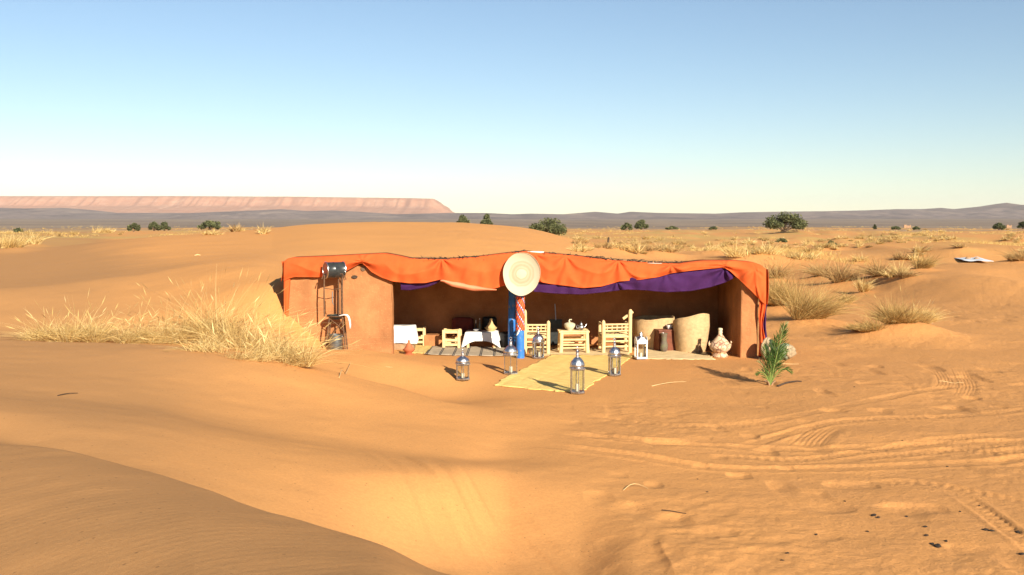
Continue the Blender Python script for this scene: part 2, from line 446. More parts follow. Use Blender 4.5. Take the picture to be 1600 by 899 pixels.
RIGHT_TUFTS = [
 (1225, 486, 66, 34, 'olive', -.35, 'large olive tussock close behind the right end of the hut'),
 (1266, 508, 74, 38, 'olive', .2, 'large olive tussock with pale upright stems right of the hut'),
 (1400, 528, 52, 36, 'olive', .05, 'rounded olive tussock alone on its sand mound at the right'),
 (1352, 530, 22, 30, 'olive', -.6, 'low tussock sprawling left from the lone sand mound'),
 (1440, 524, 30, 30, 'straw', .5, 'pale straw tussock on the right flank of the lone sand mound'),
 (1321, 475, 18, 13, 'olive', .05, 'small round tuft below the broad brown tussocks'),
 (1350, 459, 26, 11, 'straw', .15, 'small pale upright tuft right above the small round one'),
 (1284, 436, 26, 24, 'brown', -.3, 'brown tussock at the left of the broad brown group'),
 (1312, 448, 42, 26, 'brown', .05, 'tallest brown tussock in the middle of the broad group'),
 (1372, 438, 26, 22, 'brown', -.3, 'brown tussock leaning left, right of the broad group'),
 (1398, 440, 24, 18, 'straw', .1, 'pale straw tuft wedged between two brown tussocks at the right'),
 (1420, 440, 18, 20, 'brown', .4, 'brown tussock leaning right at the end of the broad group'),
 (1436, 424, 24, 18, 'olive', .1, 'greenish tussock above the right end of the broad group'),
 (1162, 411, 24, 34, 'straw', -.3, 'broad golden tuft showing above the right end of the roof'),
 (1196, 409, 22, 30, 'straw', .3, 'golden tuft right behind the orange roof corner'),
 (1206, 440, 28, 20, 'brown', .3, 'shaded tussock peeping past the orange roof corner'),
 (1010, 402, 20, 26, 'brown', .0, 'brown tussock above the roof, left one of the pair'),
 (1044, 404, 18, 26, 'brown', .2, 'brown tussock above the roof, right one of the pair'),
 (975, 398, 18, 26, 'straw', -.2, 'golden tuft beside the short dark post behind the roof'),
 (1110, 398, 12, 26, 'straw', .2, 'thin golden tuft above the purple part of the drape'),
 (1500, 392, 9, 17, 'brown', -.4, 'flat brown tuft just left of the blue sheet'),
 (1590, 414, 22, 26, 'brown', -.5, 'dark brown tuft cut by the right edge of the photo'),
 (1238, 404, 10, 10, 'brown', .0, 'small dark tuft on bare sand right of the roof'),
 (1258, 398, 14, 14, 'olive', .1, 'green tuft in the patch of golden grass right of the roof'),
 (1290, 392, 12, 16, 'olive', .0, 'green tuft on the low rise above the broad brown group'),
 (1345, 414, 14, 22, 'straw', .1, 'golden tuft above the broad brown group'),
]
TUFTS = []
for (px, py, hp, wp, kind, lean, lab) in LEFT_TUFTS + RIGHT_TUFTS:
    g = ground_at(px, py)
    m_px = g.y / F_PX
    TUFTS.append((g.x, g.y, hp * m_px, wp * m_px, kind, lean, lab))
for (x, y, h, w, kind, lean, lab) in TUFTS:
    if y > 19 and h > .25:
        MOUNDS.append((x + .12 * w, y + .1, w * 1.5, min(.30, .30 * w)))
MOUNDS.append((TUFTS[18][0] + .5, TUFTS[18][1] - .1, 1.1, .16))

# ---------------------------------------------------------------- sand
m_sand = mat('sand', rough=0.95, spec=0.08)
s = NT(m_sand)
geo = s.n('ShaderNodeNewGeometry'); pos = geo.outputs['Position']
sep = s.n('ShaderNodeSeparateXYZ', _0=pos)
rad = s.n('ShaderNodeVectorMath', {'operation': 'LENGTH'}, _0=pos).outputs['Value']
nA = s.n('ShaderNodeTexNoise', Vector=pos, Scale=0.22, Detail=5.0, Roughness=0.55).outputs['Fac']
nB = s.n('ShaderNodeTexNoise', Vector=pos, Scale=2.6, Detail=6.0, Roughness=0.65).outputs['Fac']
nG = s.n('ShaderNodeTexNoise', Vector=pos, Scale=160.0, Detail=3.0).outputs['Fac']
SAND_A, SAND_B, SAND_C = (0.69, 0.328, 0.106), (0.63, 0.30, 0.10), (0.61, 0.295, 0.104)
c1 = s.mix(s.ramp(nA, [(.35, (0, 0, 0)), (.65, (1, 1, 1))]), SAND_A, SAND_B)
# coarser, browner grains lie in drifts over the trodden ground
flatm = s.ramp(s.math('ADD', s.math('MULTIPLY', sep.outputs['X'], .16), s.math('MULTIPLY', nA, .9)), [(.42, (0, 0, 0)), (1.0, (1, 1, 1))])
c2 = s.mix(s.math('MULTIPLY', flatm, s.ramp(nB, [(.36, (0, 0, 0)), (.66, (1, 1, 1))])), c1, SAND_C)
# coarser brown grains on left dunes plus painted slope shade; fine orange sand elsewhere
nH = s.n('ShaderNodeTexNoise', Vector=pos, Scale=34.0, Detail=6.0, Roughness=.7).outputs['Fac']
coarse_shade = s.ramp(s.math('ADD', s.math('ADD', s.math('MULTIPLY', sep.outputs['X'], -.11), s.math('MULTIPLY', sep.outputs['Y'], -.046)), s.math('ADD', s.math('MULTIPLY', nA, .55), s.math('MULTIPLY', nB, .12))), [(0, (0, 0, 0)), (.34, (1, 1, 1))])
c2 = s.mix(s.math('MULTIPLY', coarse_shade, .85), c2, (.445, .233, .091))
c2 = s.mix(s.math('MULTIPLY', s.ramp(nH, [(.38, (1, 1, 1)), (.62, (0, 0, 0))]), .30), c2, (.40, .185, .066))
c3 = s.mix(s.math('MULTIPLY', s.ramp(nG, [(.45, (0, 0, 0)), (.75, (1, 1, 1))]), .22), c2, (.36, .17, .065))
# dark specks of grit
vo = s.n('ShaderNodeTexVoronoi', Vector=pos, Scale=16.0, Randomness=1.0)
speck = s.math('MULTIPLY', s.math('LESS_THAN', vo.outputs['Distance'], .13), s.math('GREATER_THAN', s.n('ShaderNodeSeparateColor', _0=vo.outputs['Color']).outputs[0], .8))
c4 = s.mix(s.math('MULTIPLY', speck, .5), c3, (.12, .07, .035))
# dry grass litter tints the plain, grey gravel covers the far flats
mpS = s.n('ShaderNodeMapping', Vector=pos, Scale=(1.0, .35, 1.0)).outputs[0]
nP = s.n('ShaderNodeTexNoise', Vector=mpS, Scale=.07, Detail=6.0, Roughness=.65).outputs['Fac']
plain = s.ramp(s.math('MULTIPLY', rad, .001), [(.06, (0, 0, 0)), (.16, (1, 1, 1))])
c5 = s.mix(s.math('MULTIPLY', plain, s.ramp(nP, [(.45, (0, 0, 0)), (.62, (.8, .8, .8))])), c4, (.50, .34, .11))
nQ = s.n('ShaderNodeTexNoise', Vector=mpS, Scale=.006, Detail=5.0, Roughness=.6).outputs['Fac']
gravel = s.ramp(s.math('ADD', s.math('MULTIPLY', rad, .0005), s.math('MULTIPLY', s.math('SUBTRACT', nQ, .5), .9)), [(.20, (0, 0, 0)), (.34, (1, 1, 1))])
c6 = s.mix(gravel, c5, s.mix(s.ramp(nQ, [(.4, (0, 0, 0)), (.6, (1, 1, 1))]), (.20, .15, .115), (.30, .22, .15)))
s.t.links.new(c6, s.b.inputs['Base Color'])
# relief: wind ripples on the smooth dunes, crumbs on the trodden flat, fine grain everywhere
mpw = s.n('ShaderNodeMapping', Vector=pos, Rotation=(0, 0, R(62)), Scale=(1, 1, 0)).outputs[0]
wv = s.n('ShaderNodeTexWave', {'bands_direction': 'X', 'wave_profile': 'SIN'}, Vector=mpw, Scale=3.4, Distortion=4.0, Detail=2.0, Detail_Scale=.6, Detail_Roughness=.5).outputs['Fac']
nW = s.n('ShaderNodeTexNoise', Vector=pos, Scale=.5, Detail=3.0).outputs['Fac']
rip = s.math('MULTIPLY', s.math('MULTIPLY', wv, s.ramp(nW, [(.42, (0, 0, 0)), (.62, (1, 1, 1))])), s.math('SUBTRACT', 1.0, flatm))
nC = s.n('ShaderNodeTexNoise', Vector=pos, Scale=11.0, Detail=9.0, Roughness=.75).outputs['Fac']
crumb = s.math('MULTIPLY', nC, s.math('ADD', s.math('MULTIPLY', flatm, 2.0), .26))
hh = s.math('ADD', s.math('ADD', s.math('MULTIPLY', rip, .045), s.math('MULTIPLY', crumb, 1.0)), s.math('ADD', s.math('MULTIPLY', nG, .12), s.math('MULTIPLY', nH, .16)))
bp = s.n('ShaderNodeBump', Strength=.5, Distance=.03, Height=hh)
s.t.links.new(bp.outputs[0], s.b.inputs['Normal'])

def build_ground():
    pv = np.arctan(np.linspace(-.56, .56, 980))
    pl = np.concatenate([np.linspace(-math.pi, -1.0, 22)[:-1], np.linspace(-1.0, pv[0], 26)[:-1]])
    pr = -pl[::-1]
    phis = np.concatenate([pl, pv, pr])
    r1 = np.exp(np.linspace(math.log(3.2), math.log(26), 560))
    rs = np.concatenate([np.linspace(.35, 3.2, 14)[:-1], r1, np.exp(np.linspace(math.log(26.1), math.log(160), 260)), np.exp(np.linspace(math.log(165), math.log(16000), 60))])
    n, k = len(phis), len(rs)
    X = (rs[:, None] * np.sin(phis)[None]).ravel(); Y = (rs[:, None] * np.cos(phis)[None]).ravel()
    Z = np.zeros(len(X))
    for a in range(0, len(X), 200000):
        Z[a:a+200000] = height(X[a:a+200000], Y[a:a+200000])
    V = np.stack([X, Y, Z], 1)
    i = np.arange(k - 1)[:, None] * n; j = np.arange(n - 1)[None]
    F = np.stack([i + j, i + j + n, i + j + n + 1, i + j + 1], -1).reshape(-1, 4)
    F = F[:, ::-1]
    me = bpy.data.meshes.new('ground')
    me.vertices.add(len(V)); me.vertices.foreach_set('co', V.ravel())
    me.loops.add(F.size); me.loops.foreach_set('vertex_index', F.ravel().astype(np.int32))
    me.polygons.add(len(F)); me.polygons.foreach_set('loop_start', np.arange(len(F), dtype=np.int32) * 4)
    me.polygons.foreach_set('use_smooth', np.ones(len(F), bool))
    me.update(); me.validate()
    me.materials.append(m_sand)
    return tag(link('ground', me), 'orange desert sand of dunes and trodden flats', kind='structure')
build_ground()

# ---------------------------------------------------------------- hills and table mountain
def interp(pts, x):
    return np.interp(x, [p[0] for p in pts], [p[1] for p in pts])
def ridge(name, skyline, D, depth, foot_z, material, seed, label, cliff=False, x0=-900, x1=2500, n=1100, rough=.12):
    pxs = np.linspace(x0, x1, n)
    top = interp(skyline, pxs)
    hgt = np.array([CAM_Z - slope(p) * D for p in top]) - foot_z
    t = (pxs - CX) / F_PX * math.cos(TH)
    M = 46
    us = np.linspace(0, 1, M)
    rows = []
    for u in us:
        Yd = D - depth * (1 - u)
        X = t * D + 0 * Yd
        gul = fbm(X / (D * .012), Yd / (D * .012) * np.ones_like(X), seed, 5, .55)
        if cliff:
            g2 = .6 * fbm(X / (D * .023), u * 1.2 * np.ones_like(X), seed + 5, 2, .6) + .35 * fbm(X / (D * .006), u * 2 * np.ones_like(X), seed + 9, 3, .6)
            uu = np.clip(u + .04 * g2 * math.sin(math.pi * min(1, u)), 0, 1)
            prof = np.where(uu < .72, (uu / .72) ** 1.5 * .58, .58 + .42 * sstep(.72, .86, uu))
            ter = prof * (1 + 0 * g2)
        else:
            ter = np.clip(u ** 1.35 + rough * gul * np.sin(math.pi * u) ** .8 * (1 - .3 * u), 0, 1.15)
            ter = np.minimum(ter, 1) if u == 1 else ter
        Z = foot_z + np.maximum(hgt, 0) * ter - (4 if u == 0 else 0)
        rows.append([(x, Yd, z) for x, z in zip(X, Z)])
    # back slope, so that it is a solid mountain
    for u, dz in ((.3, .93 if cliff else .6), (1, -.1)):
        rows.append([(x, D + depth * u, foot_z + max(h, 0) * dz) for x, h in zip(t * D, hgt)])
    b = MB().grid(rows)
    o = b.build(name, material, smooth=True, angle=0)
    return tag(o, label, kind='structure')
m_hill = mat('hill_rock', rough=1, spec=0)
h = NT(m_hill)
gp = h.n('ShaderNodeNewGeometry').outputs['Position']
n1 = h.n('ShaderNodeTexNoise', Vector=h.n('ShaderNodeMapping', Vector=gp, Scale=(1, .4, 5)).outputs[0], Scale=.0035, Detail=8.0, Roughness=.65).outputs['Fac']
h.t.links.new(h.ramp(n1, [(.3, (.13, .10, .09)), (.52, (.20, .15, .13)), (.66, (.27, .20, .16)), (.8, (.34, .245, .17))]), h.b.inputs['Base Color'])
m_mesa = mat('mesa_rock', rough=1, spec=0)
h = NT(m_mesa)
gp = h.n('ShaderNodeNewGeometry').outputs['Position']
n1 = h.n('ShaderNodeTexNoise', Vector=h.n('ShaderNodeMapping', Vector=gp, Scale=(1, 1, .35)).outputs[0], Scale=.008, Detail=8.0, Roughness=.7).outputs['Fac']
n2 = h.n('ShaderNodeTexNoise', Vector=h.n('ShaderNodeMapping', Vector=gp, Scale=(.05, .05, 1)).outputs[0], Scale=.05, Detail=4.0).outputs['Fac']
h.t.links.new(h.mix(h.ramp(n2, [(.4, (0, 0, 0)), (.62, (.6, .6, .6))]), h.ramp(n1, [(.30, (.38, .19, .115)), (.5, (.455, .24, .148)), (.64, (.51, .29, .185)), (.76, (.58, .36, .24))]), (.44, .205, .12)), h.b.inputs['Base Color'])
ridge('table_mountain', [(-900, 309), (-300, 308), (0, 308), (300, 308), (470, 309), (640, 311), (681, 312), (686, 317), (694, 321), (700, 328), (716, 336), (740, 349), (2500, 352)], 11000, 2600, 20, m_mesa, 50, 'pale pink flat-topped table mountain on the left horizon', cliff=True, x1=760, n=900)
ridge('hills', [(-900, 322), (-300, 326), (0, 325), (40, 326), (100, 325), (140, 328), (185, 333), (300, 333), (400, 329), (440, 327), (480, 330), (520, 329), (560, 331), (620, 335), (700, 333), (760, 333), (800, 335), (830, 334), (880, 335), (930, 331), (965, 334), (985, 331), (1030, 333), (1120, 334), (1160, 332), (1220, 331), (1300, 330), (1350, 329), (1400, 327), (1440, 327), (1470, 325), (1490, 327), (1530, 323), (1555, 319), (1572, 317), (1590, 320), (1640, 322), (1800, 326), (2500, 324)], 7600, 1700, 24, m_hill, 60, 'low grey brown stony hills along the horizon', x0=-900)
# ================================================================ the shelter
Y0 = 20.6                      # front plane of the shelter
YB = 22.95                     # back wall
m_mud = mat('mud_plaster', (.40, .175, .072), .95, var=.28, scale=1.8, bump=.4, bscale=13, spec=.05, dist=.03)
q = NT(m_mud); base_ = q.b.inputs['Base Color'].links[0].from_socket
oc = q.n('ShaderNodeTexCoord').outputs['Object']
st_ = q.n('ShaderNodeTexNoise', Vector=q.n('ShaderNodeMapping', Vector=oc, Scale=(3.0, 3.0, .5)).outputs[0], Scale=1.6, Detail=5.0, Roughness=.7).outputs['Fac']
base_ = q.mix(q.ramp(st_, [(.52, (0, 0, 0)), (.74, (.55, .55, .55))]), base_, (.30, .13, .052))          # runs of damp
sp_ = q.n('ShaderNodeTexVoronoi', Vector=q.n('ShaderNodeMapping', Vector=oc, Scale=(1, 1, 2.4)).outputs[0], Scale=26.0)
fl_ = q.math('MULTIPLY', q.math('LESS_THAN', sp_.outputs['Distance'], .22), q.math('GREATER_THAN', q.n('ShaderNodeSeparateColor', _0=sp_.outputs['Color']).outputs[0], .72))
base_ = q.mix(q.math('MULTIPLY', fl_, .55), base_, (.62, .38, .17))                                        # straw flecks
q.t.links.new(base_, q.b.inputs['Base Color'])
m_reed_ceiling = mat('dark_reeds', (.05, .03, .018), .95, var=.4, scale=9, stretch=(1, 8, 1), bump=.5, bscale=30)  # dark reed layer added under the roof to cut bounce light indoors
m_mud_in = m_mud
m_roof = mat('mud_roof', (.50, .26, .11), .95, var=.25, scale=3, bump=.6, bscale=20, spec=.05)
m_stick = mat('dark_twigs', (.07, .045, .03), .9, var=.4, scale=20)
m_pale_cloth = mat('pale_cloth', (.75, .70, .62), .9, var=.1)
m_orange = mat('orange_cotton', (.70, .125, .032), .85, var=.2, scale=2.2, bump=.15, bscale=60, spec=.1, transl=.18)
m_pink = mat('faded_pink_cotton', (.80, .30, .16), .85, var=.12, scale=5, spec=.1, transl=.18)
m_purple = mat('purple_cotton', (.062, .019, .09), .85, var=.15, scale=6, spec=.1, transl=.12)

def wall_block(x0, x1, y0, y1, ztop, seed, zb=-.35, step=.09, r=.035, amp=.012):
    """a hand-plastered mud wall: box with rounded edges and an uneven face; ztop is a function of x"""
    nx = max(3, int((x1 - x0) / step)); ny = max(3, int((y1 - y0) / step)); nz = max(4, int(2.4 / step))
    b = MB()
    def pt(x, y, k, nrm):
        zt = ztop(x); z = zb + (zt - zb) * k
        n = float(vnoise((x + 3.1 * y) / .55, z / .5, seed) * amp + vnoise((x + 2 * y) / .16, z / .16, seed + 1) * amp * .35)
        dx, dy, dz = min(x - x0, x1 - x), min(y - y0, y1 - y), zt - z
        cut = 0
        for a, bb in ((dx, dy), (dx, dz), (dy, dz)):
            q = max(0, r - a), max(0, r - bb)
            if q[0] > 0 and q[1] > 0: cut = max(cut, math.hypot(*q) - r)
        c = Vector(((x0 + x1) / 2, (y0 + y1) / 2, z))
        v = Vector((x, y, z)) + Vector(nrm) * n
        if cut > 0:
            d = (c - v); d.z = -.2 if dz < r else 0
            v += d.normalized() * cut * 1.2
        return v
    def seq(a, c, n): return [a, a + r * .4, a + r] + [a + r + (c - a - 2 * r) * i / n for i in range(1, n)] + [c - r, c - r * .4, c]
    xs, ys = seq(x0, x1, nx), seq(y0, y1, ny); ks = [i / nz for i in range(nz)] + [.985, 1]
    b.grid([[pt(x, y0, k, (0, -1, 0)) for x in xs] for k in ks])
    b.grid([[pt(x, y1, k, (0, 1, 0)) for x in xs[::-1]] for k in ks])
    b.grid([[pt(x0, y, k, (-1, 0, 0)) for y in ys[::-1]] for k in ks])
    b.grid([[pt(x1, y, k, (1, 0, 0)) for y in ys] for k in ks])
    b.grid([[pt(x, y, 1, (0, 0, 1)) for x in xs] for y in ys])
    return b
ROOF = [(-4.9, 2.03), (-3.4, 2.08), (-2.2, 2.06), (-1.3, 2.06), (-.3, 2.13), (.25, 2.21), (1.0, 2.16), (2.0, 2.06), (3.2, 1.98), (4.4, 2.0), (5.3, 1.98)]
def roof_z(x): return float(np.interp(x, [p[0] for p in ROOF], [p[1] for p in ROOF]))
shelter = thing('mud_hut', 'open-fronted orange mud hut draped with orange and purple cloth', 'hut', (0, Y0, 0))
def SL(b, name, m, **k):
    b.v = [(v[0], v[1] - Y0, v[2]) for v in b.v]
    return b.build(name, m, shelter, **k)
wt = lambda x: roof_z(x) - .13
XL, XL2, XR, XR2 = -4.72, -2.485, 4.755, 5.11
front_wall = SL(wall_block(XL, XL2, Y0, Y0 + .28, wt, 101), 'front_wall', m_mud, angle=60)
SL(wall_block(XL, XL + .3, Y0 + .27, YB + .01, wt, 102), 'side_wall', m_mud, angle=60)
SL(wall_block(XR, XR2, Y0, YB + .01, wt, 103), 'side_wall', m_mud, angle=60)
SL(wall_block(XL, XR2, YB, YB + .3, wt, 104), 'back_wall', m_mud, angle=60)
SL(wall_block(-2.0, -.25, YB - .5, YB + .02, lambda x: .27, 105, r=.03), 'bench', m_mud, angle=60)
# hole left by a roof pole in the front wall
b = MB(); c = P(554, 433, Y0 - .012)
b.lathe([(0, 0), (.035, .004), (.045, .012), (.06, .004)], 14)
hole = b.build('pole_hole', m_stick, shelter); hole.location = (c.x, c.y - Y0, c.z); hole.rotation_euler = (R(90), 0, 0); hole.scale = (1.1, .6, 1)
# roof: mud slab on a layer of twigs on poles
rows = []
rnd = random.Random(5)
YY_ = None
for yy in np.linspace(Y0 + .02, YB + .3, 14):
    rows.append([(x, yy, roof_z(x) - .005 + .02 * float(vnoise(x * 2, yy * 2, 7)) - .05 * (yy - Y0) / 2.4) for x in np.linspace(XL - .02, XR2 + .02, 90)])
b = MB().grid(rows)
roof = SL(b, 'roof', m_roof, angle=0); md = roof.modifiers.new('solidify', 'SOLIDIFY'); md.thickness = .11; md.offset = -1
for i in range(9):
    x = -4.2 + i * 1.12
    b = MB().tube([(x, -.02, roof_z(x) - .215), (x + rnd.uniform(-.05, .05), 1.2, roof_z(x) - .235), (x, 2.5, roof_z(x) - .262)], [.05, .055, .05], 8)
    b.build('roof_pole', mat('roof_wood', (.16, .10, .06), .9, var=.3, scale=10) if i == 0 else bpy.data.materials['roof_wood'], shelter)
rows = [[(x, yy - Y0, roof_z(x) - .135 - .05 * (yy - Y0) / 2.4 + .01 * float(vnoise(x * 9, yy * 3, 6))) for x in np.linspace(XL + .31, XR - .01, 120)] for yy in np.linspace(Y0 + .03, YB - .01, 8)]
solid(MB().grid(rows).build('reed_ceiling', m_reed_ceiling, shelter, angle=0), .02)
b = MB()
for i in range(620):                                   # ragged twig ends sticking out over the front edge
    x = rnd.uniform(-2.55, 3.5)
    dens = .35 + .65 * (vnoise(x * 1.1, .3, 71) > -.1)
    if rnd.random() > dens: continue
    z = roof_z(x) + rnd.uniform(-.015, .022) + .012 * float(vnoise(x * 5, 1, 72))
    p = Vector((x, Y0 - rnd.uniform(.0, .10), z)); d = Vector((rnd.uniform(-1, 1), rnd.uniform(-.5, .6), rnd.uniform(-.18, .28))).normalized()
    l = rnd.uniform(.05, .17)
    b.tube([p - d * l * .5, p + Vector((0, 0, rnd.uniform(-.01, .015))), p + d * l * .5], [.008, .007, .003], 4)
tw = SL(b, 'twigs', m_stick); tw['kind'] = 'stuff'

# ---------------------------------------------------------------- cloth hung along the front
TOP = [(443, 410), (447, 406), (456, 403.5), (500, 402), (560, 399), (600, 397), (622, 401), (640, 405), (690, 406), (740, 403), (790, 397), (820, 393.5), (860, 397), (900, 401), (960, 408), (1020, 412), (1060, 413), (1100, 408.5), (1150, 408.5), (1178, 411), (1190, 415), (1197, 421)]
BOT = [(443, 440), (450, 436), (460, 433), (500, 433.5), (530, 429), (552, 418), (564, 411), (572, 416), (580, 425), (596, 434), (613, 440), (640, 443), (665, 442.5), (688, 437), (692, 438), (706, 446), (740, 453), (770, 452), (790, 446), (815, 443), (845, 441), (860, 444), (885, 447), (910, 450.5), (940, 448), (968, 440), (1000, 437.5), (1030, 433), (1050, 427), (1080, 423), (1110, 420), (1130, 418.5), (1140, 423), (1158, 440), (1175, 456), (1188, 470), (1197, 478)]
GATH = [(566, 409, 1.2), (690, 404, 1.3), (836, 398, .8), (884, 401, 1.0), (966, 407, 1.2), (1048, 414, .8), (1132, 416, 1.1), (1180, 420, .6)]
def cloth_rows(top, bot, Yc, gath, nx, nv, amp=.05, x0=None, x1=None, seed=0, bulge=.06):
    x0 = top[0][0] if x0 is None else x0; x1 = top[-1][0] if x1 is None else x1
    rows = []
    xs = np.linspace(x0, x1, nx)
    tp, bt = interp(top, xs), interp(bot, xs)
    ker = np.exp(-np.linspace(-2, 2, 7) ** 2); ker /= ker.sum()
    tp = np.convolve(np.pad(tp, 3, 'edge'), ker, 'valid'); bt = np.convolve(np.pad(bt, 3, 'edge'), ker, 'valid')
    JJ = np.linspace(0, 1, nv)[:, None] + 0 * xs[None]; XX = xs[None] + 0 * JJ
    nz = vnoise(XX / 23, JJ * 1.6 + seed, 81) ; nz2 = vnoise(XX / 47, JJ * 1.2 + seed * 3, 82); nz3 = vnoise(XX / 7 + JJ * 2, JJ * 3 + XX / 30 + seed, 83)
    for j in range(nv):
        v = j / (nv - 1); row = []
        for i, px in enumerate(xs):
            py = tp[i] + (bt[i] - tp[i]) * v
            f = 0
            for gx, gy, a in gath:
                dx, dy = px - gx, py - gy
                d = math.hypot(dx, dy); th = math.atan2(dy, dx)
                f += .8 * a * math.sin(6.5 * th + gx) * math.exp(-(d / 42) ** 1.5) * min(1, d / 9) * (1 if dy > 0 else .3)
            gs = [g[0] for g in gath]
            l = max([g for g in gs if g <= px], default=x0); r = min([g for g in gs if g > px], default=x1)
            w = (px - l) / max(r - l, 1); sag = math.sin(math.pi * w)
            hang = py - (tp[i] + 15 * sag * 0)
            qf = (py - tp[i]) / 9.5 - 2.1 * sag - .8 * w + seed + .5 * nz[j, i]
            f += 1.15 * min(1, sag * 1.6) * ((1 - abs(math.sin(qf))) ** 1.6) * min(1, v * 3) * (.35 + .65 * max(0, nz2[j, i] + .45))
            f += (.5 * nz[j, i] + .22 * nz3[j, i]) * min(1, v * 2)
            f += .35 * math.sin(px * .21 + 2 * math.sin(px * .05)) * v
            yy = Yc - bulge * math.sin(math.pi * min(v, .95)) - amp * .5 * f - .02
            row.append(P(px, py, yy))
        rows.append(row)
    return rows
drape = thing('orange_drape', 'long orange cotton cloth swagged along the front edge of the hut roof', 'drape', (0, Y0, 0))
def DL(rows, name, m, parent=drape, t=.006):
    b = MB().grid([[(p[0], p[1] - Y0, p[2]) for p in r] for r in rows])
    return solid(b.build(name, m, parent, angle=0), t)
YC = Y0 - .10
rows = cloth_rows(TOP, BOT, YC, GATH, 560, 34, .085)
topline = rows[0]
back = [(p[0], Y0 + .35, p[2] + .015) for p in topline]; mid = [(p[0], Y0 - .04, p[2] + .012) for p in topline]
DL([back, mid] + rows, 'valance', m_orange)
# left end wraps round the corner and hangs down as a narrow tail
rows = []
for j in range(24):
    v = j / 23; py = 436 + v * 92
    w = 11 - 3.5 * math.sin(v * 2.5)
    rows.append([P(443 + v * 1.5 + k / 6 * w, py, Y0 - .07 - .02 * math.sin(k * 1.7 + v * 3) - (.03 if k in (2, 3) else 0)) for k in range(7)])
DL(rows, 'tail', m_orange)
rows = []
for j in range(10):
    v = j / 9
    rows.append([(XL - .03 + .02 * math.sin(u * 5 + v * 4), Y0 - .08 + u * .7, roof_z(XL) - .02 - v * (.42 - .2 * u)) for u in np.linspace(0, 1, 14)])
DL(rows, 'side_flap', m_orange)
rows = []
for j in range(12):
    v = j / 11
    rows.append([(P(1197, 420, Y0).x + .015 + .02 * math.sin(u * 6 + v * 3), Y0 - .1 + u * .9, P(1197, 421, Y0).z - v * (.74 - .45 * u)) for u in np.linspace(0, 1, 16)])
DL(rows, 'side_flap', m_orange)
# right tail: orange twisted with purple
def tail(xa, xb, y1, y2, Yc, ph, amp):
    rows = []
    for j in range(34):
        v = j / 33; py = y1 + v * (y2 - y1)
        pinch = 1 - .45 * math.exp(-((v - .5) / .16) ** 2)
        cx = (xa + xb) / 2 + 1.2 * math.sin(v * 9 + ph); hw = (xb - xa) / 2 * pinch
        rows.append([P(cx + hw * (k / 5 - 1), py, Yc - amp * math.sin(k * 1.1 + v * 5 + ph)) for k in range(11)])
    return rows
DL(tail(1185, 1195.5, 459, 557, Y0 - .07, .4, .035), 'tail', m_orange)
faded = DL(cloth_rows([(688, 438), (692, 437), (715, 441), (760, 450), (776, 452.5)], [(688, 440), (692, 440.5), (706, 448), (740, 455), (776, 454)], YC - .02, [(690, 404, 1.3)], 60, 8, .03), 'hem', m_pink)
faded['label'] = 'faded pink hem of the orange cloth'
pl = thing('purple_drape', 'small purple cloth hanging under the orange drape beside the left mud wall', 'drape', (0, Y0, 0))
DL(cloth_rows([(626, 436), (690, 430)], [(626, 453.5), (640, 454), (668, 449), (684, 442), (690, 438)], Y0 + .04, [(690, 434, .6)], 60, 12, .03, seed=2), 'cloth', m_purple, pl)
pr = thing('purple_drape', 'long purple cloth hanging in swags under the right half of orange drape', 'drape', (0, Y0, 0))
DL(cloth_rows([(834, 425), (900, 425), (960, 425), (1040, 420), (1100, 414), (1150, 412)], [(834, 456), (870, 459), (910, 460.5), (945, 456.5), (980, 452.5), (1010, 454), (1040, 457), (1080, 455), (1110, 449), (1135, 441), (1147, 434), (1150, 431)], Y0 - .02, [(964, 440, 1.0), (1132, 420, 1.6), (1040, 425, .5)], 260, 26, .08, seed=4), 'cloth', m_purple, pr)
DL(tail(1187, 1198.5, 470, 558, Y0 - .02, 2.6, .03), 'tail', m_purple, pr)
# pale lining that shows where the drape has slipped below the twigs
lin = thing('lining_cloth', 'strip of pale cloth showing between twigs and drape on the hut roof', 'cloth', (0, Y0, 0))
for (a, c_, y1, y2) in ((754, 782, 400.2, 405), (818, 850, 392.6, 398), (994, 1034, 411, 416.5)):
    DL(cloth_rows([(a, y1 + 1), ((a + c_) / 2, y1), (c_, y1 + .6)], [(a, y1 + 2), ((a + c_) / 2, y2), (c_, y1 + 2)], Y0 - .085, [], 24, 5, .01, bulge=.0), 'strip', m_pale_cloth, lin, .003)

# ---------------------------------------------------------------- posts
m_blue = mat('blue_paint', (.035, .17, .52), .5, var=.25, scale=9, bump=.2, bscale=30)
q = NT(m_blue); base_ = q.b.inputs['Base Color'].links[0].from_socket
oc = q.n('ShaderNodeTexCoord').outputs['Object']
ch_ = q.n('ShaderNodeTexNoise', Vector=q.n('ShaderNodeMapping', Vector=oc, Scale=(1, 1, .45)).outputs[0], Scale=22.0, Detail=5.0, Roughness=.7).outputs['Fac']
q.t.links.new(q.mix(q.ramp(ch_, [(.60, (0, 0, 0)), (.64, (.8, .8, .8))]), base_, (.30, .24, .17)), q.b.inputs['Base Color'])   # chipped paint
m_wrap = mat('patterned_wrap', (.8, .15, .04), .85)
q = NT(m_wrap)
oc = q.n('ShaderNodeTexCoord').outputs['Object']
sx = q.n('ShaderNodeSeparateXYZ', _0=oc)
ang = q.math('ARCTAN2', sx.outputs['Y'], sx.outputs['X'])
u_ = q.math('ADD', q.math('MULTIPLY', ang, .55), q.math('MULTIPLY', sx.outputs['Z'], 4.2))
band = q.math('FRACT', u_)
stripe = q.math('FRACT', q.math('ADD', q.math('MULTIPLY', ang, 1.6), q.math('MULTIPLY', sx.outputs['Z'], -8)))
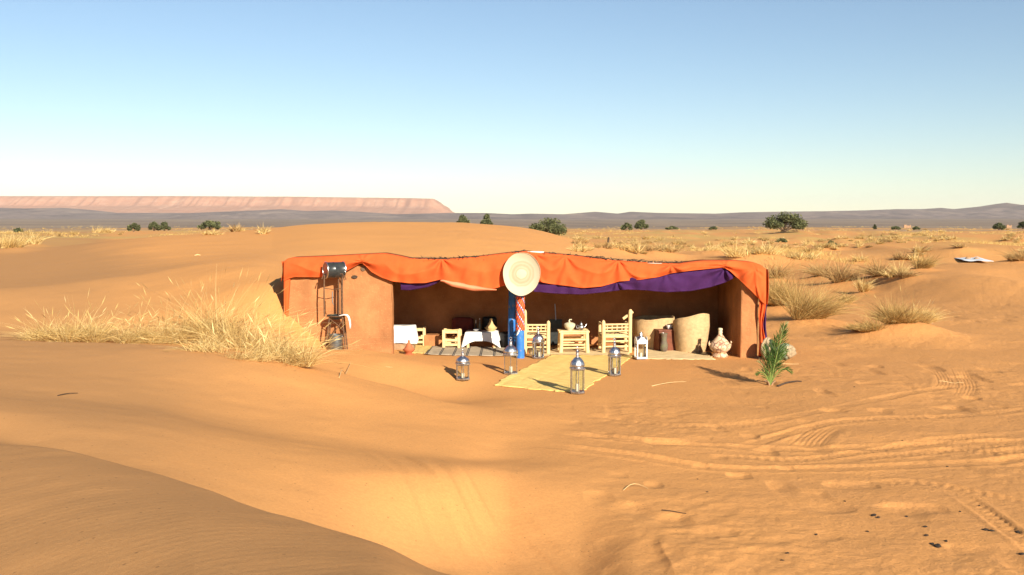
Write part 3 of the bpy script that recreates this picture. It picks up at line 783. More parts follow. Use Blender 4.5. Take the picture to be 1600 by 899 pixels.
colr = q.ramp(band, [(.0, (.82, .13, .03)), (.55, (.82, .13, .03)), (.56, (.07, .16, .42)), (.70, (.07, .16, .42)), (.71, (.80, .78, .72)), (.78, (.80, .78, .72)), (.79, (.03, .02, .02)), (.9, (.82, .13, .03))], 'CONSTANT')
colr = q.mix(q.math('GREATER_THAN', stripe, .66), colr, (.22, .03, .03))
q.t.links.new(colr, q.b.inputs['Base Color'])
ptop = P(813, 410, Y0 + .02); pb = G(812, 560)
post = thing('blue_post', 'blue front post wrapped in patterned cloth under the round straw tray', 'post', (ptop.x, Y0 - .02, 0))
rnd = random.Random(3)
MB().tube([(.0, 0, -.3), (.0, 0, .1), (-.005, 0, .7), (.005, 0, 1.4), (0, 0, 2.05)], [.088, .088, .084, .078, .074], 18).build('shaft', m_blue, post)
z1, z2 = P(812, 516, Y0).z, P(812, 463, Y0).z
pr_ = []
for i in range(30):
    z = z1 + (z2 - z1) * i / 29
    pr_.append((.0925 + .004 * math.sin(i * 1.9) + .003 * math.sin(i * .7), z))
MB().lathe(pr_, 22).build('cloth_wrap', m_wrap, post)
MB().tube([(-.02, -.095, z1 + .02), (-.05, -.10, z1 - .05), (-.075, -.097, z1 - .10)], [.02, .016, .006], 8).build('knot', m_pale_cloth, post)
b2 = P(799.5, 553, 21.95)
post2 = thing('blue_post', 'blue inner post standing in the shade behind the wrapped one', 'post', (b2.x, 21.95, 0))
MB().tube([(0, 0, -.3), (0, 0, .5), (.01, .0, 1.2), (0, 0, 2.02)], [.085, .085, .08, .078], 16).build('shaft', m_blue, post2)

# ---------------------------------------------------------------- round straw tray on the post
m_straw = mat('pale_straw', (.74, .58, .30), .8, var=.12, scale=6, bump=.3, bscale=120, spec=.15)
m_coil = mat('coiled_straw', (.74, .58, .30), .8)
q = NT(m_coil); oc = q.n('ShaderNodeTexCoord').outputs['Object']
sx = q.n('ShaderNodeSeparateXYZ', _0=oc)
rr = q.n('ShaderNodeVectorMath', {'operation': 'LENGTH'}, _0=q.n('ShaderNodeCombineXYZ', X=sx.outputs['X'], Y=sx.outputs['Y']).outputs[0]).outputs['Value']
nz = q.n('ShaderNodeTexNoise', Vector=oc, Scale=7.0, Detail=4.0).outputs['Fac']
rr2 = q.math('MULTIPLY', q.math('ADD', rr, q.math('MULTIPLY', q.math('SUBTRACT', nz, .5), .05)), 2.4)
q.t.links.new(q.ramp(rr2, [(0, (.54, .47, .33)), (.22, (.54, .47, .33)), (.27, (.40, .32, .21)), (.34, (.46, .38, .26)), (.44, (.38, .30, .19)), (.52, (.46, .38, .26)), (.60, (.40, .32, .21)), (.66, (.50, .43, .31)), (1, (.50, .43, .30))]), q.b.inputs['Base Color'])
tray = thing('straw_tray', 'round coiled straw tray hung on the post before the orange drape', 'tray', P(815, 428, Y0 - .22))
prof = []
for i in range(22):                       # 22 coils, each a rounded ring
    r0 = .002 + i * .0168
    base = .055 * math.exp(-(r0 / .13) ** 2) + .10 * (r0 / .37) ** 3
    for k in range(4):
        t = k / 4
        prof.append((r0 + .0168 * t, base + .0065 * math.sin(math.pi * t)))
prof.append((.372, .115)); prof.append((.374, .095))
for r0 in (.33, .25, .15, .06, .0): prof.append((r0, .055 * math.exp(-(r0 / .13) ** 2) + .10 * (r0 / .37) ** 3 - .022))
def wav(t, r, z):
    k = 1 + .022 * math.sin(2 * t + 1) + .012 * math.sin(3 * t + .3) + .006 * math.sin(7 * t)
    return (r * math.cos(t) * k, r * math.sin(t) * k * 1.2, z + .014 * math.sin(2 * t + .6) * (r / .37) ** 2)
disc = MB().lathe(prof, 64, wav).build('coils', m_coil, tray, angle=0)
disc.rotation_euler = (R(90), 0, 0)
MB().tube([(0, .06, .0), (0, .10, .25), (0, .1, .40)], .006, 6).build('cord', m_pale_cloth, tray)
# ================================================================ furnishings
m_tin = mat('tinned_metal', (.60, .61, .63), .36, metal=1.0, var=.5, scale=38, bump=.6, bscale=90, dist=.004)
m_dark_tin = mat('dark_enamel', (.045, .05, .05), .3, metal=.3, var=.3, scale=12)
m_rim = mat('bare_steel', (.55, .55, .53), .35, metal=1.0, var=.2)
m_galv = mat('galvanised', (.22, .24, .24), .38, metal=.8, var=.35, scale=10)
m_iron = mat('rusty_iron', (.16, .085, .045), .7, metal=.3, var=.4, scale=20)
m_white = mat('white_cotton', (.82, .80, .76), .9, var=.05, scale=6, bump=.1, bscale=50)
m_wood = mat('pale_laurel_wood', (.70, .50, .25), .75, var=.18, scale=9, bump=.25, bscale=40, stretch=(1, 1, .3))
m_wood2 = mat('weathered_pole', (.36, .22, .12), .85, var=.3, scale=12)
m_rope = mat('palm_rope', (.60, .42, .19), .9, var=.25, scale=40)
m_terra = mat('terracotta', (.46, .14, .06), .75, var=.15, scale=10)
m_glazed = mat('cream_glaze', (.62, .54, .36), .35, var=.12, scale=9)
m_wicker = mat('wicker', (.53, .36, .185), .8, var=.18, scale=14, bump=.5, bscale=60, spec=.2)
m_candle = mat('candle_wax', (.62, .55, .42), .5)
m_black = mat('black_leather', (.015, .013, .012), .5, var=.2)
m_red = mat('red_wool', (.42, .02, .015), .9, var=.2, scale=10)
m_redbrown = mat('red_brown_wool', (.16, .03, .02), .9, var=.25, scale=10)
m_glassgreen = mat('painted_glass', (.10, .06, .06), .12, var=.5, scale=10, var2=(.16, .16, .09))
m_brownbox = mat('brown_lacquer', (.16, .045, .02), .5, var=.3, scale=8)

m_glass = bpy.data.materials.new('clear_glass'); m_glass.use_nodes = True
nt = m_glass.node_tree; nt.nodes.remove(nt.nodes['Principled BSDF'])
tr_ = nt.nodes.new('ShaderNodeBsdfTransparent'); gl_ = nt.nodes.new('ShaderNodeBsdfGlossy'); gl_.inputs['Roughness'].default_value = .04
tr_.inputs['Color'].default_value = (.93, .95, .94, 1)
fr_ = nt.nodes.new('ShaderNodeFresnel'); fr_.inputs['IOR'].default_value = 1.5
mx_ = nt.nodes.new('ShaderNodeMixShader')
nt.links.new(fr_.outputs[0], mx_.inputs[0]); nt.links.new(tr_.outputs[0], mx_.inputs[1]); nt.links.new(gl_.outputs[0], mx_.inputs[2])
nt.links.new(mx_.outputs[0], nt.nodes['Material Output'].inputs['Surface'])

def log(b, p0, p1, r0, r1=None, n=10, rnd=None, bow=.0):
    """a hand-cut pole between two points"""
    r1 = r0 if r1 is None else r1
    p0, p1 = Vector(p0), Vector(p1); m = (p0 + p1) / 2 + Vector((bow, bow * .6, 0))
    return b.tube([p0, p0.lerp(m, .5), m, m.lerp(p1, .5), p1], [r0, r0 * 1.02, (r0 + r1) / 2, r1 * 1.02, r1], n)
def pole(name, parent, p0, p1, r0, r1=None, m=None, n=10, bow=.0):
    b = MB(); log(b, p0, p1, r0, r1, n, bow=bow)
    return b.build(name, m or m_wood, parent)
def spot(px, py, dz=0.0):
    g = ground_at(px, py); return (g.x, g.y, g.z + dz)

# ---------------------------------------------------------------- mats and rug
def woven(name, base, dark, scale, rot=0.0, stripes=None):
    m = mat(name, base, .9, spec=.08)
    q = NT(m); oc = q.n('ShaderNodeTexCoord').outputs['Object']
    mp = q.n('ShaderNodeMapping', Vector=oc, Rotation=(0, 0, rot)).outputs[0]
    w1 = q.n('ShaderNodeTexWave', {'bands_direction': 'X'}, Vector=mp, Scale=scale, Distortion=.6, Detail=1.0).outputs['Fac']
    w2 = q.n('ShaderNodeTexWave', {'bands_direction': 'Y'}, Vector=mp, Scale=scale * .8, Distortion=.6, Detail=1.0).outputs['Fac']
    nn = q.n('ShaderNodeTexNoise', Vector=q.n('ShaderNodeMapping', Vector=mp, Scale=(.5, 3, 1)).outputs[0], Scale=6.0, Detail=6.0, Roughness=.7).outputs['Fac']
    c = q.mix(q.ramp(nn, [(.36, (1, 1, 1)), (.62, (0, 0, 0))]), base, dark)
    q.t.links.new(c, q.b.inputs['Base Color'])
    bp = q.n('ShaderNodeBump', Strength=.5, Distance=.006, Height=q.math('MAXIMUM', w1, w2))
    q.t.links.new(bp.outputs[0], q.b.inputs['Normal'])
    return m, q, mp, c
def mat_sheet(name, corners, m, label, lift=.012, nu=40, nv=30, wob=.03, seed=0, thick=.012, cat='mat'):
    """corners: pixel positions, near-left, near-right, far-right, far-left; lies on the ground"""
    c = [Vector(spot(*p)) for p in corners]
    o0 = sum(c, Vector()) / 4
    rows = []
    for j in range(nv + 1):
        v = j / nv; row = []
        for i in range(nu + 1):
            u = i / nu
            p = c[0] * (1-u)*(1-v) + c[1] * u*(1-v) + c[2] * u*v + c[3] * (1-u)*v
            e = min(u, 1-u, v, 1-v)
            k = max(0, 1 - e * 12)
            dx = wob * float(vnoise(u * 26 + seed, v * 26, 5 + seed)) * k; dy = wob * float(vnoise(u * 26, v * 26 + seed, 9 + seed)) * k
            x, y = p.x + dx, p.y + dy
            z = lift + .008 * abs(float(vnoise(u * 7, v * 5, seed))) + .012 * k * max(0, float(vnoise(u * 5 + 7, v * 5, seed)))
            row.append((x, y, z))
        rows.append(row)
    for r_ in rows:
        hz = height([p_[0] for p_ in r_], [p_[1] for p_ in r_])
        r_[:] = [(p_[0] - o0.x, p_[1] - o0.y, p_[2] + float(h_)) for p_, h_ in zip(r_, hz)]
    o = MB().grid(rows).build(name, m, angle=0)
    o.location = (o0.x, o0.y, 0)
    md = o.modifiers.new('solidify', 'SOLIDIFY'); md.thickness = thick; md.offset = -1
    return tag(o, label, cat)
m_mat, *_ = woven('yellow_reed_mat', (.90, .64, .22), (.70, .46, .14), 22, R(30))
m_mat2, *_ = woven('pale_palm_mat', (.78, .60, .34), (.60, .43, .22), 18, R(10))
m_mat3, *_ = woven('straw_mat', (.76, .56, .21), (.62, .42, .15), 20, R(-10))
m_rug, q, mp, c = woven('striped_rug', (.52, .42, .30), (.38, .30, .21), 30)
sx = q.n('ShaderNodeSeparateXYZ', _0=mp)
fr = q.math('FRACT', q.math('ADD', q.math('MULTIPLY', sx.outputs['X'], 3.5), .1))
tri = q.math('MULTIPLY', q.math('LESS_THAN', fr, .17), q.math('GREATER_THAN', q.math('ABSOLUTE', q.math('SUBTRACT', fr, .085)), .018))
q.t.links.new(q.mix(tri, c, (.05, .055, .065)), q.b.inputs['Base Color'])
mat_sheet('reed_mat', [(772, 603), (905, 615), (992, 557), (862, 556)], m_mat, 'large yellow reed mat spread on the sand before the bamboo table', nu=90, nv=70, wob=.035)
mat_sheet('palm_mat', [(1004, 562), (1116, 563), (1096, 547), (990, 546)], m_mat2, 'pale palm mat under the wicker baskets at the right', seed=3)
mat_sheet('straw_mat', [(640, 553), (668, 553), (690, 537), (650, 536)], m_mat3, 'yellow straw mat left of the striped rug', seed=5)
mat_sheet('striped_rug', [(664, 556), (792, 558), (797, 544), (676, 543)], m_rug, 'grey wool rug with dark stripes on the hut floor', seed=7, lift=.02, cat='rug')
mat_sheet('floor_mat', [(828, 556), (985, 557), (978, 543), (826, 543)], m_mat2, 'pale mat under the two bamboo chairs and table', seed=9, lift=.004, nu=40)

# ---------------------------------------------------------------- rustic chairs, stools, tables
def bamboo_chair(label, loc, rz, flip, w=.60, d=.52):
    t = thing('bamboo_chair', label, 'chair', loc, rz, 'bamboo chairs either side of the low table')
    s = -1 if flip else 1
    # back towards the viewer: one back post is much taller than the other
    posts = {(-1, 0): .70, (1, 0): .94, (-1, 1): .62, (1, 1): .62}
    for (a, f), hgt in posts.items():
        x, y = s * a * w / 2, (-d / 2 if f == 0 else d / 2)
        b = MB(); r = .042 if f == 0 else .036
        b.tube([(x, y, -.02), (x * .99, y, hgt * .4), (x * 1.0, y, hgt * .8), (x * 1.01, y, hgt - .06), (x * 1.01, y - .004, hgt - .02), (x * 1.01, y, hgt)], [r, r * 1.06, r * .98, r, r * .75, r * .2], 12)
        b.build('back_post' if f == 0 else 'leg', m_wood, t)
    for z, th in ((.60, .022), (.53, .020), (.46, .022)):
        pole('back_slat', t, (-w/2, -d/2, z), (w/2, -d/2, z + .006), th, th * .9)
    for k in range(5):
        x = -w/2 + w * (k + .7) / 5.4
        pole('spindle', t, (x, -d/2 - .004, .455), (x + .006, -d/2 - .004, .605), .011, n=6)
    for y in (-d/2, d/2):
        pole('seat_rail', t, (-w/2, y, .335), (w/2, y, .335), .028)
    for x in (-w/2, w/2):
        pole('seat_rail', t, (x, -d/2, .325), (x, d/2, .325), .026)
        pole('side_stretcher', t, (x, -d/2, .14), (x, d/2, .15), .018)
        pole('armrest', t, (x * 1.0, -d/2, .60), (x * 1.03, d/2 + .05, .585), .026)
    for z in (.235, .12):
        pole('stretcher', t, (-w/2, -d/2, z), (w/2, -d/2, z + .008), .02)
    pole('stretcher', t, (-w/2, d/2, .15), (w/2, d/2, .15), .02)
    for k in range(9):
        y = -d/2 + .03 + (d - .06) * k / 8
        pole('seat_slat', t, (-w/2 - .01, y, .365), (w/2 + .01, y, .362), .016, n=6)
    return t
ch1 = spot(841, 554); ch2 = spot(963, 553)
bamboo_chair('bamboo chair behind the wrapped post, with tin lantern before it', (ch1[0] - .02, ch1[1] + .36, ch1[2] + .012), R(-3), True, .50, .5)
c2 = bamboo_chair('wider bamboo chair with tall right post, left of the wicker baskets', (ch2[0], ch2[1] + .36, ch2[2] + .012), R(4), False, .58, .52)
# crossed ends of the tall post's far armrest
pole('brace', c2, (.14, -.22, .72), (.36, -.20, .87), .032, .03)

def low_table(loc, rz):
    t = thing('bamboo_table', 'low bamboo table with cream tureen and silver teapot on it', 'table', loc, rz)
    w, d, h = .56, .42, .44
    for a in (-1, 1):
        for f in (-1, 1):
            b = MB(); x, y = a * w / 2, f * d / 2
            b.tube([(x * 1.04, y * 1.04, -.02), (x, y, h * .5), (x * .98, y * .98, h + .01), (x * .98, y * .98, h + .03)], [.046, .044, .042, .03], 12)
            b.build('leg', m_wood, t)
    for z in (.405, .27, .155, .09):
        for y in (-d/2, d/2):
            pole('rail', t, (-w/2, y, z), (w/2, y, z + .004), .024 if z > .2 else .018)
    for z in (.40, .2):
        for x in (-w/2, w/2):
            pole('rail', t, (x, -d/2, z), (x, d/2, z), .022)
    for k in range(11):
        y = -d/2 - .02 + (d + .04) * k / 10
        pole('top_slat', t, (-w/2 - .05, y, h), (w/2 + .05, y, h + .003), .020, .019, n=8)
    return t
lt = spot(897, 553); LT = (lt[0], lt[1] + .3, lt[2] + .012)
low_table(LT, R(2)); LTZ = LT[2] + .46
def stool(label, loc, rz, w=.36, h=.42, d=.3):
    t = thing('wooden_stool', label, 'stool', loc, rz, 'small wooden stools on the left side')
    for a in (-1, 1):
        for f in (-1, 1):
            bevel(MB().box(a*w/2 - .032, a*w/2 + .032, f*d/2 - .028, f*d/2 + .028, -.02, h).build('leg', m_wood, t, smooth=False))
    for f in (-1, 1):
        for z in (h - .05, .19, .09):
            bevel(MB().box(-w/2 + .033, w/2 - .033, f*d/2 - .016, f*d/2 + .016, z - .026, z + .026).build('rail', m_wood, t, smooth=False), .004)
    for a in (-1, 1):
        for z in (h - .06, .15):
            bevel(MB().box(a*w/2 - .015, a*w/2 + .015, -d/2 + .03, d/2 - .03, z - .024, z + .024).build('rail', m_wood, t, smooth=False), .004)
    b = MB()
    for k in range(12):
        y = -d/2 + .03 + (d - .06) * k / 11
        b.tube([(-w/2 + .02, y, h - .018), (0, y, h - .030), (w/2 - .02, y, h - .018)], .012, 6)
    b.build('rope_seat', m_rope, t)
    return t
a = spot(652, 541); stool('wooden stool beside the white draped box, back of the yellow mat', (a[0], a[1] + .12, a[2]), R(2), .31, .42)
a = spot(706, 545); stool('wooden stool left of the table with white cloth', (a[0], a[1] + .12, a[2]), R(-3), .34, .42)

def cloth_skirt(t, w, d, h, drop, m, seed, name='tablecloth', corner=.12, lift=0.0):
    """a square cloth: flat top, sides that hang with pointed corners"""
    rows = []; n = 96; J = 12
    def ring(v):
        row = []
        for i in range(n):
            a = 4 * i / n; k = int(a) % 4; f = a - int(a)
            cs = [(-1, -1), (1, -1), (1, 1), (-1, 1)]
            p, q_ = cs[k], cs[(k + 1) % 4]
            ux, uy = p[0] + (q_[0] - p[0]) * f, p[1] + (q_[1] - p[1]) * f
            c = abs(2 * f - 1)
            dl = drop * (.62 + .55 * c ** 3) if corner else drop * (1 + .03 * math.sin(9 * a))
            fold = .018 * math.sin(13 * a + seed) * v + .01 * math.sin(31 * a + seed) * v
            ex = 1 + (.045 * v + fold) / (w / 2) + corner * v * c ** 4 * .5
            row.append((ux * w / 2 * ex, uy * d / 2 * ex, h - dl * v + (.004 if v == 0 else 0) + lift))
        return row
    rows = [[(x * .02, y * .02, z) for x, y, z in ring(0)], [(x * .5, y * .5, z) for x, y, z in ring(0)], ring(0)] + [ring(v / J) for v in range(1, J + 1)]
    rows[2] = [(x * .985, y * .985, z) for x, y, z in rows[2]]
    return solid(MB().grid(rows, True).build(name, m, t, angle=0), .005)
wtb = spot(753, 546)
WT = (wtb[0], wtb[1] + .26, wtb[2])
t = thing('draped_table', 'low table under a white cloth with pointed corners, laid with dishes', 'table', WT, R(-4))
for a in (-1, 1):
    for f in (-1, 1):
        bevel(MB().box(a*.30 - .028, a*.30 + .028, f*.2 - .028, f*.2 + .028, -.02, .335).build('leg', m_wood, t, smooth=False))
bevel(MB().box(-.345, .345, -.245, .245, .335, .362).build('tabletop', m_wood, t, smooth=False))
cloth_skirt(t, .71, .51, .368, .30, m_white, 2.0)
WTZ = WT[2] + .378
wb = spot(626, 549)
t = thing('draped_box', 'box covered with a bright white cloth against the left mud wall', 'box', (wb[0] - .04, wb[1] + .45, wb[2]), 0)
bevel(MB().box(-.30, .30, -.22, .22, -.03, .50).build('crate', m_wood2, t, smooth=False))
cloth_skirt(t, .62, .46, .505, .36, m_white, .7, 'cover', corner=0)

# ---------------------------------------------------------------- things on the tables
def lathe_thing(name, prof, m, label, cat, loc, n=28, group=None, parent=None, mod=None):
    o = MB().lathe(prof, n, mod).build(name, m, parent, angle=50)
    o.location = loc
    if label: tag(o, label, cat, group)
    return o
def cone_tagine(label, loc, s, m1, m2):
    t = thing('tagine', label, 'tagine', loc)
    base = [(.0, 0), (.085, 0), (.09, .01), (.12, .035), (.150, .07), (.155, .085), (.145, .085), (.12, .06), (0, .045)]
    lid = [(.138, .082), (.140, .092), (.118, .105), (.085, .15), (.055, .205), (.035, .245), (.026, .268), (.032, .285), (.028, .305), (.0, .312)]
    MB().lathe([(r * s, z * s) for r, z in base], 28).build('dish', m1, t)
    MB().lathe([(r * s, z * s) for r, z in lid], 28).build('lid', m2, t)
    return t
tg = spot(638, 555)
b0 = cone_tagine('red terracotta tagine on the floor in front of the white box', (tg[0], tg[1] + .12, tg[2] + .035), .86, m_terra, m_terra)
MB().lathe([(0, -.045), (.10, -.045), (.105, -.03), (.06, -.015), (.07, .002), (0, .002)], 24).build('foot', m_terra, b0)
p = P(767, 520, WT[1] - .02); cone_tagine('straw-coloured conical tagine on the white tablecloth', (p.x, p.y, WTZ), .92, m_rope, m_rope)
p = P(744, 520, WT[1] - .08)
lathe_thing('bowl', [(0, .0), (.03, .0), (.035, .008), (.06, .03), (.068, .05), (.062, .05), (.04, .02), (0, .012)], m_white, 'small white bowl at the left end of the draped table', 'bowl', (p.x, p.y, WTZ))
def candlestick(label, x, y, z, h, m):
    t = thing('candlestick', label, 'candlestick', (x, y, z), 0, 'candlesticks on the draped table')
    MB().lathe([(0, 0), (.034, 0), (.036, .008), (.014, .02), (.010, .06), (.018, .08), (.009, .10), (.008, h * .62), (.02, h * .64), (.022, h * .67), (.011, h * .68), (0, h * .68)], 16).build('stand', m, t)
    MB().lathe([(.0, h * .66), (.011, h * .66), (.0105, h * .98), (.004, h), (0, h)], 10).build('candle', m_candle, t)
p = P(743.5, 520, WT[1] + .08); candlestick('dark candlestick behind the white bowl on the draped table', p.x, p.y, WTZ, .24, m_dark_tin)
p = P(767, 520, WT[1] + .14); candlestick('dark candlestick behind the straw-coloured tagine', p.x, p.y, WTZ, .24, m_dark_tin)
p = P(749.5, 520, WT[1])
bt = thing('bottle', 'slim tall glass bottle standing beside the straw-coloured tagine', 'bottle', (p.x, p.y, WTZ))
MB().lathe([(0, 0), (.026, 0), (.028, .01), (.027, .14), (.016, .18), (.012, .2), (.012, .25), (.014, .255), (0, .256)], 18).build('body', m_glassgreen, bt)
MB().lathe([(.0, .256), (.012, .256), (.012, .285), (0, .286)], 10).build('cap', m_rim, bt)
# cream tureen and teapot
p = P(890, 517, LT[1] - .04)
tu = thing('tureen', 'cream glazed tureen with a swan-neck knob on the bamboo table', 'tureen', (p.x, p.y, LTZ))
MB().lathe([(0, .0), (.06, 0), (.065, .015), (.10, .05), (.122, .095), (.125, .125), (.118, .13), (.10, .09), (0, .03)], 30).build('bowl', m_glazed, tu)
lid = MB().lathe([(.120, .128), (.124, .136), (.10, .155), (.06, .17), (.03, .176), (0, .178)], 30).build('lid', m_glazed, tu)
MB().tube([(.0, 0, .17), (-.012, 0, .205), (0, 0, .232), (.028, 0, .238), (.048, 0, .222)], [.022, .016, .016, .014, .006], 10).build('knob', m_glazed, lid)
p = P(908, 517, LT[1] - .02)
tp = thing('teapot', 'silver teapot beside the cream tureen on the bamboo table', 'teapot', (p.x, p.y, LTZ), R(20))
MB().lathe([(0, 0), (.045, 0), (.05, .01), (.068, .04), (.072, .07), (.06, .10), (.04, .118), (.034, .13)], 24).build('body', m_tin, tp)
MB().lathe([(.036, .128), (.034, .14), (.018, .165), (.006, .175), (.010, .186), (.0, .196)], 18).build('lid', m_tin, tp)
MB().tube([(.06, 0, .05), (.10, 0, .075), (.115, 0, .11), (.135, 0, .13)], [.02, .014, .010, .007], 10).build('spout', m_tin, tp)
MB().tube([(-.055, 0, .10), (-.10, 0, .115), (-.115, 0, .08), (-.095, 0, .045), (-.065, 0, .035)], .008, 8).build('handle', m_tin, tp)

# ---------------------------------------------------------------- dark things in the shade at the back
def cushion(label, cx, cy, cz, w, h, d, m, ry=0, rx=0):
    rows = []
    for j in range(13):
        a = math.pi * (j / 12 - .5); row = []
        for i in range(40):
            t = 2 * math.pi * i / 40
            se = lambda c, e: math.copysign(abs(c) ** e, c)
            row.append((w/2 * se(math.cos(a), .5) * se(math.cos(t), .35), d/2 * se(math.sin(a), .9), h/2 * se(math.cos(a), .5) * se(math.sin(t), .35)))
        rows.append(row)
    o = MB().grid(rows, True).build('cushion', m, angle=0)
    o.location = (cx, cy, cz); o.rotation_euler = (rx, ry, 0)
    return tag(o, label, 'cushion')
p = P(723, 508, YB - .14); cushion('dark red cushion leaning on the back wall above the mud bench', p.x, p.y, .27 + .19, .50, .37, .14, m_redbrown, rx=R(10))
p = P(736, 516, YB - .38); cushion('bright red cushion lying flat on the mud bench', p.x, p.y, .27 + .045, .26, .09, .22, m_red)
p = P(765, 508, YB - .14); cushion('black cushion leaning on the back wall behind the draped table', p.x, p.y, .27 + .2, .34, .39, .14, m_black, rx=R(10))
pf = spot(789, 549)
b = MB().lathe([(0, 0), (.15, 0), (.185, .03), (.195, .1), (.195, .26), (.185, .335), (.15, .36), (0, .365)], 26)
o = b.build('pouf', m_black); o.location = (pf[0] + .06, pf[1] + .55, pf[2]); tag(o, 'black leather pouf left of the inner blue post', 'pouf')
sp = P(869, 500, YB - .35)
t = thing('coal_shovel', 'dark shovel with a bright handle against the back wall above chair level', 'shovel', (sp.x, YB - .20, 0))
MB().box(-.14, .14, -.012, .012, .0, .60).build('blade', m_dark_tin, t, smooth=False)
MB().tube([(-.0, -.005, .58), (-.02, .06, .95)], .012, 8).build('handle', m_rim, t)

# ---------------------------------------------------------------- baskets and jar
def basket(label, loc, prof_r, h, cut, tilt, coils=26, rz=0):
    """coiled basket; cut(angle) gives the rim height"""
    t = thing('wicker_basket', label, 'basket', loc, rz)
    n = 72; rows = []
    def rad(k): return float(np.interp(k, [p[0] for p in prof_r], [p[1] for p in prof_r]))
    J = coils * 4
    for inner in (0, 1):
        for j in range(J + 1):
            k = (j if not inner else J - j) / J; row = []
            for i in range(n):
                a = 2 * math.pi * i / n
                z = k * cut(a) * h
                r = rad(z / h) + .006 * abs(math.sin(math.pi * k * coils)) * (0 if inner else 1) - (.022 if inner else 0)
                r *= 1 + .012 * math.sin(3 * a + 4 * k) + .004 * (1 if i % 2 else -1)
                row.append((r * math.cos(a), r * math.sin(a), z + .012 * math.sin(a * 4) * k))
            rows.append(row)
    b = MB().grid(rows, True)
    b.f.append(tuple(range(n - 1, -1, -1)))
    b.build('basketwork', m_wicker, t, angle=0)
    rim = [( (rad(cut(2*math.pi*i/24)) - .010) * math.cos(2*math.pi*i/24), (rad(cut(2*math.pi*i/24)) - .010) * math.sin(2*math.pi*i/24), cut(2*math.pi*i/24) * h + .006 + .012 * math.sin(2*math.pi*i/24*4)) for i in range(25)]
    MB().tube(rim, .018, 8, cap=False).build('rim', m_wicker, t)
    t.rotation_euler = (tilt[0], tilt[1], rz)
    return t
bk = spot(1084, 553)
basket('large pale wicker basket with slanting rim, in front on the palm mat', (bk[0] - .01, bk[1] + .38, bk[2] + .0), [(0, .315), (.3, .365), (.7, .40), (1, .385)], .84, lambda a: .86 + .14 * math.cos(a + R(48)), (R(0), R(2)), rz=0)
bk2 = P(1022, 545, 22.2)
basket('large shaded wicker basket at the back with a tall rim', (bk2.x, 22.35, .0), [(0, .38), (.5, .46), (1, .47)], .68, lambda a: .97 + .03 * math.cos(a), (0, 0))
fr_p = P(1096, 545, bk[1] - .06)
t = thing('wooden_mallet', 'dark plate with a short wooden handle at the foot of the large basket', 'tool', (fr_p.x + .02, bk[1] - .12, bk[2] + .012), R(-20))
MB().lathe([(0, .0), (.17, .0), (.19, .016), (.17, .022), (0, .014)], 24).build('plate', m_dark_tin, t)
pole('handle', t, (-.10, .02, .015), (-.085, .05, .20), .02, .018, m_wood2)
# box, vase and cup between the baskets
bx = spot(1040, 552)
t = thing('lacquer_box', 'dark red lacquer chest standing between the two baskets', 'chest', (bx[0] + .06, bx[1] + .42, bx[2]), R(14))
bevel(MB().box(-.22, .22, -.16, .16, .0, .44).build('case', m_brownbox, t, smooth=False), .01)
bevel(MB().box(-.235, .235, -.175, .175, .442, .475).build('lid', m_brownbox, t, smooth=False), .008)
p = P(1037, 546, bx[1] + .16)
lathe_thing('glass_vase', [(0, 0), (.05, 0), (.075, .03), (.085, .10), (.075, .18), (.06, .24), (.065, .34), (.08, .40), (.074, .40), (.055, .33), (.05, .24), (.06, .15), (0, .02)], m_glassgreen, 'tall painted glass vase before the dark red chest', 'vase', (p.x, bx[1] + .12, bx[2] + .02))
p = P(1046, 510, bx[1] + .36)
cup = thing('cup', 'white porcelain cup on top of the dark red chest', 'cup', (p.x, bx[1] + .40, bx[2] + .477))
MB().lathe([(0, 0), (.035, 0), (.04, .006), (.062, .05), (.068, .09), (.063, .09), (.05, .03), (0, .01)], 24).build('body', m_white, cup)
MB().tube([(.06, 0, .075), (.09, 0, .07), (.09, 0, .04), (.055, 0, .03)], .007, 8).build('handle', m_white, cup)
m_jar = mat('painted_jar', (.62, .42, .26), .6)
q = NT(m_jar); oc = q.n('ShaderNodeTexCoord').outputs['Object']
nn = q.n('ShaderNodeTexNoise', Vector=oc, Scale=9.0, Detail=3.0, Distortion=1.5).outputs['Fac']
n3 = q.n('ShaderNodeTexVoronoi', {'feature': 'DISTANCE_TO_EDGE'}, Vector=oc, Scale=7.0).outputs['Distance']
cc = q.mix(q.ramp(n3, [(.02, (1, 1, 1)), (.06, (0, 0, 0))]), q.ramp(nn, [(.35, (.34, .16, .10)), (.48, (.62, .42, .25)), (.62, (.70, .52, .34)), (.7, (.58, .34, .24))]), (.20, .10, .07))
q.t.links.new(cc, q.b.inputs['Base Color'])
vj = spot(1128, 561)
jar = thing('painted_jar', 'squat painted jar with narrow neck and two horn handles by the right wall', 'jar', (vj[0] + .01, vj[1] + .24, vj[2]))
MB().lathe([(0, 0), (.16, 0), (.17, .02), (.15, .06), (.12, .085), (.15, .11), (.20, .16), (.225, .215), (.21, .27), (.16, .335), (.10, .40), (.06, .45), (.045, .485), (.04, .50)], 36).build('body', m_jar, jar)
nk = MB().lathe([(.038, .495), (.046, .51), (.046, .53), (.038, .535), (.038, .555), (.046, .56), (.046, .60), (.034, .605), (.03, .55)], 20).build('neck', m_glazed, jar)
for a in (-1, 1):
    MB().tube([(a * .19, 0, .235), (a * .225, 0, .255), (a * .235, 0, .30), (a * .222, 0, .335)], [.035, .028, .018, .006], 10).build('handle', m_jar, jar)

